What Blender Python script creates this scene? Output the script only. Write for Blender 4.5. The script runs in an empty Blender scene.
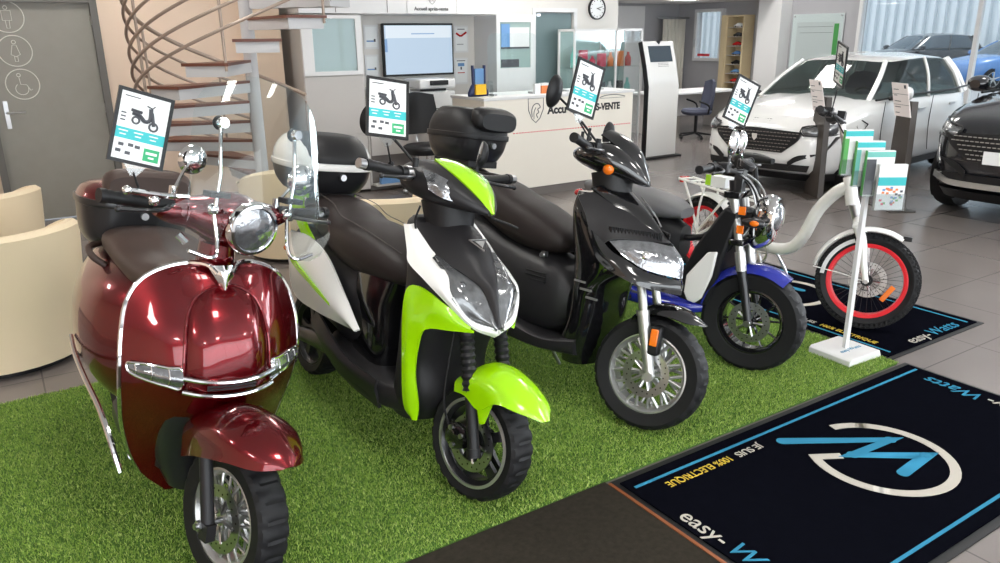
import bpy, bmesh, math, random
from mathutils import Matrix, Vector
import numpy as np
random.seed(4)
S = bpy.context.scene
COL = S.collection
PI = math.pi
# ---------------------------------------------------------------- camera
CAM_H = 1.6; PITCH = math.atan(245/770); ROLL = 0.0115
r0 = Vector((1, 0, 0)); fw = Vector((0, math.cos(PITCH), -math.sin(PITCH))); u0 = Vector((0, math.sin(PITCH), math.cos(PITCH)))
rr = r0*math.cos(ROLL)-u0*math.sin(ROLL); uu = u0*math.cos(ROLL)+r0*math.sin(ROLL)
cd = bpy.data.cameras.new('camera'); cam = bpy.data.objects.new('camera', cd); COL.objects.link(cam)
cd.sensor_width = 36; cd.lens = 36*770/1000; cd.clip_start = .05; cd.clip_end = 200
cam.matrix_world = Matrix(((rr.x, uu.x, -fw.x, 0), (rr.y, uu.y, -fw.y, 0), (rr.z, uu.z, -fw.z, CAM_H), (0, 0, 0, 1)))
S.camera = cam
# ---------------------------------------------------------------- world, sun, exposure
S.view_settings.view_transform = 'Standard'; S.view_settings.look = 'None'; S.view_settings.gamma = 1
S.view_settings.use_curve_mapping = False; S.view_settings.exposure = 0.0
W = bpy.data.worlds.new('sky'); S.world = W; W.use_nodes = True
wn = W.node_tree.nodes; wl = W.node_tree.links; wn.clear()
wo = wn.new('ShaderNodeOutputWorld'); wb = wn.new('ShaderNodeBackground')
wb.inputs[0].default_value = (.82, .91, 1, 1); wb.inputs[1].default_value = 1.5
wl.new(wb.outputs[0], wo.inputs[0])
AL = math.radians(33)
def R(p, q, z=0): return Vector((p*math.cos(AL)-q*math.sin(AL), p*math.sin(AL)+q*math.cos(AL), z))
sd = bpy.data.lights.new('sun', 'SUN'); sd.energy = 2.6; sd.angle = .02; sd.color = (1, .96, .9)
so = bpy.data.objects.new('sun', sd); COL.objects.link(so)
so.rotation_euler = Vector((math.cos(AL+2.0)*.35, math.sin(AL+2.0)*.35, -1)).normalized().to_track_quat('-Z', 'Y').to_euler()
def area(name, loc, d, sx, sy, power, col=(1, 1, 1)):
    l = bpy.data.lights.new(name, 'AREA'); l.shape = 'RECTANGLE'; l.size = sx; l.size_y = sy; l.energy = power; l.color = col
    o = bpy.data.objects.new(name, l); COL.objects.link(o); o.location = loc
    o.rotation_euler = Vector(d).normalized().to_track_quat('-Z', 'Y').to_euler(); return o
# daylight coming in through the two glazed walls of the showroom
_u = R(1, 0); _v = R(0, 1)
area('window_daylight', R(12.2, 1, 1.5), -_u, 2.6, 12, 1250, (.88, .94, 1))
area('window_daylight', R(2, -3.8, 1.5), _v, 14, 2.6, 420, (.95, .98, 1))
S.cycles.use_denoising = True
S.cycles.max_bounces = 8; S.cycles.transparent_max_bounces = 16; S.cycles.sample_clamp_indirect = 6
S.cycles.caustics_reflective = False; S.cycles.caustics_refractive = False
# ---------------------------------------------------------------- materials
def mat(name, col, rough=.5, metal=0, coat=0, spec=.5, bump=0, bscale=200, var=0, vscale=4, emit=None, es=1, sheen=0):
    m = bpy.data.materials.new(name); m.use_nodes = True; n = m.node_tree.nodes; l = m.node_tree.links
    b = n['Principled BSDF']; b.inputs['Base Color'].default_value = (*col, 1); b.inputs['Roughness'].default_value = rough
    b.inputs['Metallic'].default_value = metal; b.inputs['Coat Weight'].default_value = coat; b.inputs['Coat Roughness'].default_value = .03
    b.inputs['Specular IOR Level'].default_value = spec
    if sheen: b.inputs['Sheen Weight'].default_value = sheen
    tc = n.new('ShaderNodeTexCoord')
    nz = n.new('ShaderNodeTexNoise'); l.new(tc.outputs['Object'], nz.inputs['Vector']); nz.inputs['Scale'].default_value = bscale if bump else vscale
    if bump:
        bp = n.new('ShaderNodeBump'); bp.inputs['Strength'].default_value = bump; bp.inputs['Distance'].default_value = .002
        l.new(nz.outputs[0], bp.inputs['Height']); l.new(bp.outputs[0], b.inputs['Normal'])
    if var:
        n2 = n.new('ShaderNodeTexNoise'); l.new(tc.outputs['Object'], n2.inputs['Vector']); n2.inputs['Scale'].default_value = vscale; n2.inputs['Detail'].default_value = 4
        mx = n.new('ShaderNodeMix'); mx.data_type = 'RGBA'; l.new(n2.outputs[0], mx.inputs[0])
        mx.inputs[6].default_value = (*[max(0, c*(1-var)) for c in col], 1); mx.inputs[7].default_value = (*[min(1, c*(1+var)) for c in col], 1)
        l.new(mx.outputs[2], b.inputs['Base Color'])
    if emit: b.inputs['Emission Color'].default_value = (*emit, 1); b.inputs['Emission Strength'].default_value = es
    return m
def glass(name, tint=(1, 1, 1), gl=.12, rough=.02, opac=0):
    m = bpy.data.materials.new(name); m.use_nodes = True; n = m.node_tree.nodes; l = m.node_tree.links; n.clear()
    o = n.new('ShaderNodeOutputMaterial'); t = n.new('ShaderNodeBsdfTransparent'); g = n.new('ShaderNodeBsdfGlossy'); x = n.new('ShaderNodeMixShader')
    fr = n.new('ShaderNodeFresnel'); fr.inputs[0].default_value = 1.5; ad = n.new('ShaderNodeMath'); ad.inputs[1].default_value = gl; ad.operation = 'ADD'
    t.inputs[0].default_value = (*tint, 1); g.inputs['Roughness'].default_value = rough
    ml = n.new('ShaderNodeMath'); ml.operation = 'MULTIPLY'; ml.inputs[1].default_value = .28
    l.new(fr.outputs[0], ml.inputs[0]); l.new(ml.outputs[0], ad.inputs[0]); l.new(ad.outputs[0], x.inputs[0]); l.new(t.outputs[0], x.inputs[1]); l.new(g.outputs[0], x.inputs[2])
    l.new(x.outputs[0], o.inputs[0]); return m
def sr(r, g, b): return tuple((c/255/12.92 if c/255 <= .04045 else ((c/255+.055)/1.055)**2.4) for c in (r, g, b))
def tilemat(name, col, tile, rough, grout):
    m = mat(name, col, rough, var=.12, vscale=1.3); n = m.node_tree.nodes; l = m.node_tree.links; b = n['Principled BSDF']
    src = b.inputs['Base Color'].links[0].from_socket
    br = n.new('ShaderNodeTexBrick'); br.offset = 0; br.inputs['Scale'].default_value = 1; br.inputs['Mortar Size'].default_value = .004
    br.inputs['Brick Width'].default_value = tile; br.inputs['Row Height'].default_value = tile; br.inputs['Mortar Smooth'].default_value = .1
    tc = [x for x in n if x.type == 'TEX_COORD'][0]; l.new(tc.outputs['Object'], br.inputs['Vector'])
    l.new(src, br.inputs['Color1']); l.new(src, br.inputs['Color2']); br.inputs['Mortar'].default_value = (*grout, 1)
    l.new(br.outputs['Color'], b.inputs['Base Color']); return m
M = {}
def mk():
    A = M
    A['floor'] = tilemat('grey_tile', sr(122, 115, 112), .6, .22, sr(95, 90, 88))
    A['wall'] = mat('wall_paint', sr(222, 219, 214), .8, var=.03)
    A['wallbeige'] = mat('wall_beige', sr(226, 204, 184), .8, var=.03)
    A['wallgrey'] = mat('wall_grey', sr(176, 176, 180), .8, var=.03)
    A['ceil'] = mat('ceiling_white', sr(232, 232, 232), .9, var=.02)
    A['wallcol'] = mat('column_tan', sr(214, 192, 170), .8, var=.03)
    A['panel'] = mat('panel_white', sr(226, 226, 226), .35, var=.02)
    A['panelgrey'] = mat('panel_light_grey', sr(196, 192, 188), .45, var=.02)
    A['counter'] = mat('counter_white', sr(236, 230, 218), .4, var=.02)
    A['plinth'] = mat('plinth_grey', sr(112, 106, 102), .6)
    A['door'] = mat('door_grey', sr(140, 137, 129), .55, var=.08, vscale=9)
    A['doorframe'] = mat('door_frame_grey', sr(98, 96, 92), .5)
    A['reveal'] = mat('bluegrey_door', sr(105, 125, 128), .5, var=.05)
    A['line'] = mat('pale_line', sr(215, 213, 205), .6)
    A['chrome'] = mat('chrome', (.86, .86, .87), .07, 1, var=.02)
    A['steel'] = mat('brushed_steel', (.55, .55, .56), .28, 1, var=.1, vscale=40)
    A['silver'] = mat('silver_paint', sr(190, 190, 188), .3, .75, var=.03)
    A['dark'] = mat('black_plastic', sr(26, 26, 28), .45, spec=.35, bump=.12, bscale=900)
    A['matte'] = mat('charcoal_plastic', sr(36, 35, 37), .42, spec=.35, bump=.08, bscale=900)
    A['gloss'] = mat('gloss_black', (.006, .006, .007), .12, coat=1, var=.1)
    A['satin'] = mat('satin_black', (.014, .014, .016), .32, coat=.25, var=.1)
    A['rubber'] = mat('rubber', sr(22, 22, 24), .62, spec=.35, var=.15, vscale=30)
    A['seat'] = mat('seat_vinyl', sr(42, 35, 34), .5, spec=.3, bump=.35, bscale=420, var=.06)
    A['seatbrown'] = mat('seat_brown', sr(62, 46, 40), .5, bump=.35, bscale=420, var=.06)
    A['greyseat'] = mat('seat_grey', sr(98, 98, 100), .45, bump=.3, bscale=420)
    A['stitch'] = mat('stitching', sr(90, 84, 82), .7)
    A['red'] = mat('candy_red', sr(108, 0, 13), .25, .75, coat=1, spec=.5, var=.05)
    A['lime'] = mat('lime_paint', sr(160, 222, 4), .25, coat=.8, var=.03)
    A['white'] = mat('white_paint', sr(244, 243, 239), .22, coat=.8, var=.02)
    A['blue'] = mat('blue_paint', sr(34, 44, 150), .25, coat=.8, var=.05)
    A['rimred'] = mat('red_rim', sr(225, 22, 38), .35, var=.05)
    A['amber'] = mat('amber_reflector', sr(245, 120, 10), .2, coat=.5, bump=.5, bscale=500)
    A['redlens'] = mat('red_lens', sr(190, 20, 20), .15, coat=.5)
    A['lens'] = mat('lamp_glass', (.30, .31, .33), .14, .8, coat=1, bump=1.0, bscale=45, var=.9, vscale=30)
    A['lensdark'] = mat('smoked_lamp', (.16, .165, .17), .08, .5, coat=1, bump=.8, bscale=60, var=.8, vscale=30)
    A['clear'] = glass('clear_screen', (.95, .98, .98), .01)
    A['pane'] = glass('window_pane', (.94, .97, .98), .02)
    A['smoke'] = glass('car_glass', (.3, .35, .34), .06)
    A['cyan'] = mat('card_teal', sr(50, 185, 190), .5); A['cgreen'] = mat('card_green', sr(40, 170, 110), .5)
    A['card'] = mat('card_white', sr(238, 240, 240), .4); A['cardgrey'] = mat('card_print', sr(70, 72, 78), .5)
    A['cardblue'] = mat('card_blue', sr(105, 150, 200), .5); A['frame'] = mat('frame_black', sr(24, 24, 26), .4, spec=.35)
    A['acryl'] = glass('acrylic', (.9, .92, .92), .1)
    A['cream'] = mat('cream_leather', sr(232, 214, 182), .5, bump=.15, bscale=300, var=.03)
    A['turf'] = mat('turf_backing', sr(70, 104, 34), .9, var=.3, vscale=60)
    A['mat'] = mat('mat_navy', sr(13, 14, 21), 1, spec=0, bump=1, bscale=700, var=.25, vscale=30)
    A['matborder'] = mat('mat_rubber', sr(16, 16, 18), .6)
    A['carpet'] = mat('carpet_charcoal', sr(56, 52, 46), 1, spec=0, bump=1, bscale=600, var=.3, vscale=60)
    A['matblue'] = mat('mat_blue', sr(62, 138, 172), .95, spec=0, bump=.6, bscale=700); A['matwhite'] = mat('mat_white', sr(196, 190, 180), .95, spec=0, bump=.6, bscale=700)
    A['matyellow'] = mat('mat_yellow', sr(210, 180, 60), .95)
    A['threshold'] = mat('copper_strip', sr(150, 88, 52), .45, .4, var=.1)
    A['wood'] = mat('tread_wood', sr(104, 58, 42), .45, var=.15, vscale=12)
    A['stairmetal'] = mat('stair_grey', sr(196, 196, 198), .5, var=.03)
    A['stairrail'] = mat('stair_rail', sr(165, 148, 135), .4, .3)
    A['shelfwood'] = mat('beige_wood', sr(204, 186, 150), .5, var=.06)
    A['screen'] = mat('lit_screen', sr(60, 70, 80), .2, emit=sr(196, 216, 236), es=.85)
    A['screenw'] = mat('lit_screen_bright', sr(60, 70, 80), .2, emit=sr(228, 238, 246), es=.9)
    A['screenb'] = mat('lit_screen_blue', sr(60, 70, 80), .2, emit=sr(120, 160, 210), es=.85)
    A['darkscreen'] = mat('dark_screen', sr(62, 74, 84), .15, coat=.5)
    A['carwhite'] = mat('car_white', sr(238, 238, 236), .2, coat=1, var=.01)
    A['carblack'] = mat('car_black', (.008, .009, .012), .12, coat=1, var=.1)
    A['carblue'] = mat('car_blue', sr(70, 120, 180), .25, coat=1); A['cargrey'] = mat('car_dark', sr(40, 44, 50), .25, coat=1)
    A['clad'] = mat('white_cladding', sr(236, 240, 242), .6, var=.02)
    A['tarmac'] = mat('tarmac', sr(150, 150, 152), .9, var=.1)
    A['lamp'] = mat('luminaire', (1, 1, 1), .5, emit=(1, .97, .92), es=30)
    A['addedlamp'] = mat('added_luminaire', (1, 1, 1), .5, emit=(1, .98, .95), es=16)
    A['blackpaint'] = mat('sign_black', sr(28, 28, 30), .5); A['redtape'] = mat('red_tape', sr(220, 60, 70), .5)
    A['pink'] = mat('pink_pack', sr(222, 60, 90), .5, var=.2, vscale=20); A['yellow'] = mat('yellow_pack', sr(240, 190, 20), .5)
    A['navy'] = mat('navy_plastic', sr(30, 44, 92), .4); A['teal'] = mat('teal_pack', sr(110, 190, 180), .5)
    A['pinkpaper'] = mat('paper_pink', sr(246, 238, 236), .6); A['greengrey'] = mat('vitrine_back', sr(150, 172, 168), .4)
    A['curtain'] = mat('curtain_cream', sr(228, 224, 212), .8); A['officefab'] = mat('office_fabric', sr(70, 74, 92), .8)
    A['pylon'] = mat('pylon_brown', sr(62, 55, 50), .4, var=.05); A['orange'] = mat('orange_book', sr(225, 130, 70), .5)
    A['greenstrip'] = mat('green_strip', sr(90, 175, 90), .5); A['mirror'] = mat('mirror_glass', (.75, .78, .8), .03, 1)
mk()
# ---------------------------------------------------------------- mesh tools
def cr(P, n, closed=False):
    P = [Vector(p) for p in P]; out = []; N = len(P)
    if N == 2 and not closed: return [P[0].lerp(P[1], i/n) for i in range(n+1)]
    for i in range(N if closed else N-1):
        if closed: a, b, c, d = P[(i-1) % N], P[i], P[(i+1) % N], P[(i+2) % N]
        else: b, c = P[i], P[i+1]; a = P[i-1] if i > 0 else b*2-c; d = P[i+2] if i+2 < N else c*2-b
        for k in range(n):
            t = k/n; out.append(.5*((2*b)+(c-a)*t+(2*a-5*b+4*c-d)*t*t+(3*b-a-3*c+d)*t**3))
    if not closed: out.append(P[-1].copy())
    return out
class B:
    def __init__(s): s.bm = bmesh.new(); s.mats = []; s.mi = 0
    def m(s, name):
        if name not in s.mats: s.mats.append(name)
        s.mi = s.mats.index(name); return s
    def f(s, vs):
        try: f = s.bm.faces.new(vs); f.material_index = s.mi; return f
        except ValueError: return None
    def v(s, p): return s.bm.verts.new(p)
    def box(s, x0, x1, y0, y1, z0, z1, X=None):
        P = [Vector((x, y, z)) for z in (z0, z1) for y in (y0, y1) for x in (x0, x1)]
        if X is not None: P = [X @ p for p in P]
        V = [s.v(p) for p in P]
        for q in ((0, 2, 3, 1), (4, 5, 7, 6), (0, 1, 5, 4), (2, 6, 7, 3), (0, 4, 6, 2), (1, 3, 7, 5)): s.f([V[i] for i in q])
        return s
    def rings(s, L, closed=True, cap=True, loop=False):
        V = [[s.v(p) for p in r] for r in L]; n = len(V[0]); K = len(V)
        for i in range(K if loop else K-1):
            a, b = V[i], V[(i+1) % K]
            for j in range(n if closed else n-1): s.f([a[j], a[(j+1) % n], b[(j+1) % n], b[j]])
        if cap and closed and not loop:
            for r in (V[0], V[-1]): s.f(r)
        return s
    def tube(s, pts, r, n=8, smooth=0, closed=False, cap=True):
        pts = cr(pts, smooth, closed) if smooth else [Vector(p) for p in pts]
        N = len(pts); L = []; prev = None
        for i, p in enumerate(pts):
            a = pts[(i-1) % N] if closed or i > 0 else p; b = pts[(i+1) % N] if closed or i < N-1 else p
            t = (b-a).normalized()
            if prev is None: ref = Vector((0, 0, 1)) if abs(t.z) < .9 else Vector((1, 0, 0)); x = t.cross(ref).normalized()
            else: x = (prev-t*prev.dot(t)).normalized()
            prev = x; y = t.cross(x)
            rad = r[min(len(r)-1, int(i*len(r)/N))] if isinstance(r, list) and len(r) != N else (r[i] if isinstance(r, list) else r)
            L.append([p+(x*math.cos(k*2*PI/n)+y*math.sin(k*2*PI/n))*rad for k in range(n)])
        return s.rings(L, True, cap, closed)
    def cyl(s, a, b, r, r1=None, n=20): return s.tube([a, b], [r, r if r1 is None else r1], n)
    def lathe(s, prof, o, ax, n=32, closed=False, mod=None, cap=True):
        o = Vector(o); ax = Vector(ax).normalized(); ref = Vector((0, 0, 1)) if abs(ax.z) < .9 else Vector((1, 0, 0))
        x = ax.cross(ref).normalized(); y = ax.cross(x); L = []
        for j in range(n):
            d = x*math.cos(j*2*PI/n)+y*math.sin(j*2*PI/n)
            L.append([o+ax*h+d*(r-(mod(j, i) if mod else 0)) for i, (r, h) in enumerate(prof)])
        V = [[s.v(p) for p in r] for r in L]; K = len(prof)
        for j in range(n):
            a, b = V[j], V[(j+1) % n]
            for i in range(K if closed else K-1): s.f([a[i], a[(i+1) % K], b[(i+1) % K], b[i]])
        if not closed and cap:
            for i in (0, K-1):
                if prof[i][0] > 1e-4: s.f([V[j][i] for j in range(n)])
        return s
    def sph(s, c, r, n=16):
        r = r if isinstance(r, tuple) else (r, r, r); c = Vector(c)
        L = [[c+Vector((r[0]*math.sin(t)*math.cos(k*2*PI/n), r[1]*math.sin(t)*math.sin(k*2*PI/n), r[2]*math.cos(t))) for k in range(n)]
             for t in [.02+(PI-.04)*i/(n//2) for i in range(n//2+1)]]
        return s.rings(L)
    def patch(s, rows, th=.006, nu=5, nv=5, mirror=False, inward=(0, 0, 0), sharp=False):
        "rows of control points -> smooth curved sheet with thickness towards inward"
        k = len(rows[0]); R2 = [cr(r, nu) if not sharp else [Vector(p) for p in r] for r in rows]
        C = [cr([r[j] for r in R2], nv) for j in range(len(R2[0]))]
        G = [[C[j][i] for j in range(len(C))] for i in range(len(C[0]))]
        for sg in ((1, -1) if mirror else (1,)):
            H = [[Vector((p.x, p.y*sg, p.z)) for p in r] for r in G]
            inn = Vector(inward); inn = Vector((inn.x, inn.y*sg, inn.z)); cen = inn
            D = []
            for i, r in enumerate(H):
                row = []
                for j, p in enumerate(r):
                    a = H[min(i+1, len(H)-1)][j]-H[max(i-1, 0)][j]; b = r[min(j+1, len(r)-1)]-r[max(j-1, 0)]
                    nrm = a.cross(b)
                    if nrm.length < 1e-9: nrm = (cen-p)
                    nrm.normalize()
                    if nrm.dot(cen-p) < 0: nrm = -nrm
                    row.append(p+nrm*th)
                D.append(row)
            A = [[s.v(p) for p in r] for r in H]; E = [[s.v(p) for p in r] for r in D]; I, J = len(A), len(A[0])
            for i in range(I-1):
                for j in range(J-1):
                    s.f([A[i][j], A[i][j+1], A[i+1][j+1], A[i+1][j]]); s.f([E[i][j], E[i+1][j], E[i+1][j+1], E[i][j+1]])
            for i in range(I-1):
                for j in (0, J-1): s.f([A[i][j], A[i+1][j], E[i+1][j], E[i][j]])
            for j in range(J-1):
                for i in (0, I-1): s.f([A[i][j], A[i][j+1], E[i][j+1], E[i][j]])
        return s
    def prism(s, out, fn, d0, d1):
        "2-D outline -> slab; fn(a,b,d) gives the 3-D point"
        L = [[Vector(fn(a, b, d)) for a, b in out] for d in (d0, d1)]
        return s.rings(L)
    def loftx(s, secs, n=24, ex=2.6, smooth=4, axis='x'):
        "secs: (x, halfwidth, zlo, zhi[, y centre]) -> rounded lofted solid along x"
        C = cr([Vector((a[0], a[1], a[2])) for a in secs], smooth); D = cr([Vector((a[3], a[4] if len(a) > 4 else 0, 0)) for a in secs], smooth)
        L = []
        for c, d in zip(C, D):
            x, hw, zl, zh, yc = c.x, max(c.y, .002), c.z, d.x, d.y; ring = []
            for k in range(n):
                t = k*2*PI/n; ct, st = math.cos(t), math.sin(t)
                y = yc+hw*math.copysign(abs(ct)**(2/ex), ct); z = (zl+zh)/2+(zh-zl)/2*math.copysign(abs(st)**(2/ex), st)
                ring.append(Vector((x, y, z)))
            L.append(ring)
        return s.rings(L)
    def loftz(s, secs, n=28, ex=3, smooth=4):
        "secs: (z, x0, x1, halfwidth[, yc])"
        C = cr([Vector((a[1], a[2], a[3])) for a in secs], smooth); D = cr([Vector((a[0], a[4] if len(a) > 4 else 0, 0)) for a in secs], smooth)
        L = []
        for c, d in zip(C, D):
            ring = []
            for k in range(n):
                t = k*2*PI/n; ct, st = math.cos(t), math.sin(t)
                ring.append(Vector(((c.x+c.y)/2+(c.y-c.x)/2*math.copysign(abs(ct)**(2/ex), ct), d.y+max(c.z, .002)*math.copysign(abs(st)**(2/ex), st), d.x)))
            L.append(ring)
        return s.rings(L)
    def xf(s, Mx): bmesh.ops.transform(s.bm, matrix=Mx, verts=s.bm.verts[:]); return s
def O(name, b, mats=None, parent=None, xf=None, bev=0, ang=38, label=None, **kw):
    if mats is None: mats = b.mats
    if isinstance(mats, str): mats = [mats]
    if xf is not None: b.xf(xf)
    bm = b.bm
    bmesh.ops.remove_doubles(bm, verts=bm.verts[:], dist=1e-5)
    bmesh.ops.dissolve_degenerate(bm, edges=bm.edges[:], dist=1e-6)
    bmesh.ops.recalc_face_normals(bm, faces=bm.faces[:])
    me = bpy.data.meshes.new(name); bm.to_mesh(me); bm.free()
    for q in mats: me.materials.append(M[q])
    me.polygons.foreach_set('use_smooth', [True]*len(me.polygons)); me.set_sharp_from_angle(angle=math.radians(ang))
    o = bpy.data.objects.new(name, me); COL.objects.link(o)
    if parent is not None: o.parent = parent
    if bev:
        d = o.modifiers.new('bevel', 'BEVEL'); d.width = bev; d.segments = 2; d.limit_method = 'ANGLE'; d.angle_limit = math.radians(40)
    if label: o['label'] = label
    for k2, v2 in kw.items(): o[k2] = v2
    return o
def thing(name, label, cat, loc=(0, 0, 0), rot=0, group=None, mw=None):
    o = bpy.data.objects.new(name, None); COL.objects.link(o); o.empty_display_size = .1
    if mw is not None: o.matrix_world = mw
    else: o.location = loc; o.rotation_euler = (0, 0, rot)
    o['label'] = label; o['category'] = cat
    if group: o['group'] = group
    return o
def tag(o, label, cat, group=None):
    o['label'] = label; o['category'] = cat
    if group: o['group'] = group
    return o
def place(o, p, q, z=0, rot=0): o.location = R(p, q, z); o.rotation_euler = (0, 0, AL+rot); return o
def struct(name, b, mats=None, p=0, q=0, z=0, parent=None, **k):
    o = O(name, b, mats, parent, **k); o['kind'] = 'structure'
    if parent is None: place(o, p, q, z)
    return o
def text(name, s, size, m, parent=None, X=None, th=.001, align='CENTER', sx=1, bold=0):
    c = bpy.data.curves.new(name, 'FONT'); c.body = s; c.size = size; c.extrude = th; c.align_x = align; c.offset = bold
    t = bpy.data.objects.new(name, c); COL.objects.link(t); bpy.context.view_layer.update()
    me = bpy.data.meshes.new_from_object(t.evaluated_get(bpy.context.evaluated_depsgraph_get()))
    bpy.data.objects.remove(t); bpy.data.curves.remove(c); me.materials.clear(); me.materials.append(M[m]); me.name = name
    Y = Matrix.Diagonal((sx, 1, 1, 1)); me.transform((X or Matrix()) @ Y)
    o = bpy.data.objects.new(name, me); COL.objects.link(o); o.parent = parent; return o
def frame(o, x, y, z):
    "matrix from origin and three axis vectors"
    x, y, z = Vector(x), Vector(y), Vector(z)
    return Matrix(((x.x, y.x, z.x, o[0]), (x.y, y.y, z.y, o[1]), (x.z, y.z, z.z, o[2]), (0, 0, 0, 1)))
# ================================================================ room
def TR(name, label, cat, p, q, z=0, rot=0, group=None): return thing(name, label, cat, R(p, q, z), AL+rot, group)
b = B().m('floor'); b.box(-6, 12.6, -5, 12.4, -.12, 0); struct('floor', b)
b = B().m('tarmac'); b.box(12.8, 60, -30, 40, -.2, -.05); struct('ground', b)
def wallu(name, m, p0, p1, q0, q1, z0, z1, holes=()):
    "wall in the p direction, holes = (pa, pb, za, zb)"
    b = B().m(m); x = p0
    for a, c, za, zb in sorted(holes):
        b.box(x, a, q0, q1, z0, z1)
        if za > z0: b.box(a, c, q0, q1, z0, za)
        if zb < z1: b.box(a, c, q0, q1, zb, z1)
        x = c
    b.box(x, p1, q0, q1, z0, z1); return struct(name, b)
def wallv(name, m, q0, q1, p0, p1, z0, z1, holes=()):
    b = B().m(m); x = q0
    for a, c, za, zb in sorted(holes):
        b.box(p0, p1, x, a, z0, z1)
        if za > z0: b.box(p0, p1, a, c, z0, za)
        if zb < z1: b.box(p0, p1, a, c, zb, z1)
        x = c
    b.box(p0, p1, x, q1, z0, z1); return struct(name, b)
CH = 3.3
wallu('wall_left', 'wallbeige', -6, 2.62, 8.25, 8.4, 0, CH, [(.02, .98, 0, 1.96)])
wallu('wall_back', 'wall', 2.62, 7.42, 8.4, 8.55, 0, CH, [(6.03, 6.65, 0, 1.89)])
b = B().m('wallcol'); b.box(2.34, 2.6, 7.98, 8.25, 0, CH); struct('wall_column', b)
wallv('wall_step', 'wall', 8.55, 9.6, 7.3, 7.42, 0, CH)
wallu('wall_rear', 'wallgrey', 7.35, 12.6, 12.25, 12.4, 0, CH)
wallv('wall_passage', 'wallgrey', 9.6, 12.25, 7.35, 7.5, 0, CH)
wallv('wall_far_left', 'wallbeige', -5, 8.4, -6.15, -6, 0, CH)
wallv('wall_right', 'wallgrey', -5, 12.4, 12.5, 12.65, 0, CH, [(10.98, 11.72, 1.08, 2.08), (-3.5, 8.08, .12, 2.7)])
b = B().m('ceil'); b.box(-6, 12.6, -5, 8.2, CH, CH+.1); struct('ceiling', b)
b = B().m('ceil'); b.box(7.35, 12.6, 9.6, 12.4, 2.2, 2.3); struct('ceiling_mezzanine', b)
b = B().m('ceil'); b.box(-6, 12.6, 8.2, 12.4, CH, CH+.1); struct('ceiling_rear', b)
# pilaster on the right wall and skirting
b = B().m('panel'); b.box(12.2, 12.5, 9.45, 9.95, 0, 2.2); struct('trim_1', b)
b = B().m('plinth'); b.box(-6, .0, 8.23, 8.25, 0, .07); b.box(1.0, 2.34, 8.23, 8.25, 0, .07); struct('baseboard_left', b)
# washroom door
t = B().m('door'); t.box(.06, .94, 8.26, 8.31, .01, 1.93); dr = struct('door_1', t)
b = B().m('doorframe'); b.box(-.0, .06, 8.2, 8.32, 0, 1.97); b.box(.94, 1.0, 8.2, 8.32, 0, 1.97); b.box(.0, 1.0, 8.2, 8.32, 1.93, 1.98); o = struct('door_frame', b, parent=None)
b = B().m('steel'); b.box(.13, .165, 8.25, 8.262, .86, 1.1); b.tube([(.147, 8.255, 1.0), (.147, 8.2, 1.0), (.29, 8.2, 1.0)], .009, 8)
o = O('door_handle', b, parent=dr)
b = B().m('steel')
for z in (1.78, 1.0, .25): b.cyl((.945, 8.235, z-.04), (.945, 8.235, z+.04), .011)
O('hinge', b, parent=dr)
def ring2(b, cx, cz, r, y=8.256, w=.007, n=40): b.tube([(cx+r*math.cos(k*2*PI/n), y, cz+r*math.sin(k*2*PI/n)) for k in range(n)], w/2, 6, closed=True)
def pict(cx, cz, kind):
    b = B().m('line'); ring2(b, cx, cz, .13, w=.01)
    L = lambda pts, cl=False: b.tube([(cx+x, 8.256, cz+z) for x, z in pts], .0035, 6, closed=cl)
    if kind < 2:
        ring2(b, cx, cz+.075, .015)
        if kind == 0: L([(-.035, .05), (.035, .05), (.035, -.03), (-.035, -.03)], True); L([(-.015, -.03), (-.012, -.095), (.012, -.095), (.015, -.03)], True)
        else: L([(-.015, .05), (.015, .05), (.035, -.03), (0, -.05), (-.035, -.03)], True); L([(-.012, -.045), (-.012, -.09), (.012, -.09), (.012, -.045)], True)
    else:
        ring2(b, cx-.02, cz+.08, .014); L([(-.02, .06), (-.015, .0), (.03, -.005), (.055, -.055), (.07, -.045)])
        b.tube([(cx-.01+.05*math.cos(a), 8.256, cz-.04+.05*math.sin(a)) for a in [2.2+k*4.3/16 for k in range(17)]], .0035, 6)
    return O('washroom_pictogram', b, parent=dr)
pict(.285, 1.81, 0); pict(.3, 1.525, 1); pict(.31, 1.24, 2)
# windows
def window(name, q0, q1, z0, z1, n, fm='wallgrey', w=.06):
    b = B().m('panel'); b.box(12.42, 12.52, q0, q0+w, z0, z1); b.box(12.42, 12.52, q1-w, q1, z0, z1); b.box(12.42, 12.52, q0+w, q1-w, z0, z0+w); b.box(12.42, 12.52, q0+w, q1-w, z1-w, z1)
    for k in range(1, n): q = q0+(q1-q0)*k/n; b.box(12.43, 12.51, q-.03, q+.03, z0+w, z1-w)
    f = struct(name, b); g = B().m('pane'); g.box(12.465, 12.475, q0+w, q1-w, z0+w, z1-w); O('pane', g, parent=f); return f
f = window('window_1', 10.98, 11.72, 1.08, 2.08, 1)
b = B().m('steel'); b.tube([(12.42, 11.68, 1.5), (12.38, 11.68, 1.5), (12.38, 11.68, 1.36)], .012, 8); O('window_handle', b, parent=f)
b = B().m('redtape'); b.box(12.462, 12.464, 11.3, 11.62, 1.17, 1.22); O('sticker', b, parent=f)
window('window_2', -3.5, 8.08, .12, 2.7, 6)
# glazed front behind the camera
b = B().m('wall'); b.box(-6, 12.6, -5.15, -5, 2.9, CH); b.box(-6, 12.6, -5.15, -5, 0, .12); struct('wall_front', b)
b = B().m('doorframe')
for k in range(10): b.box(-6+k*2.04, -5.92+k*2.04, -5.1, -5, .12, 2.9)
f = struct('window_3', b); g = B().m('pane'); g.box(-6, 12.6, -5.06, -5.05, .12, 2.9); O('pane', g, parent=f)
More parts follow.
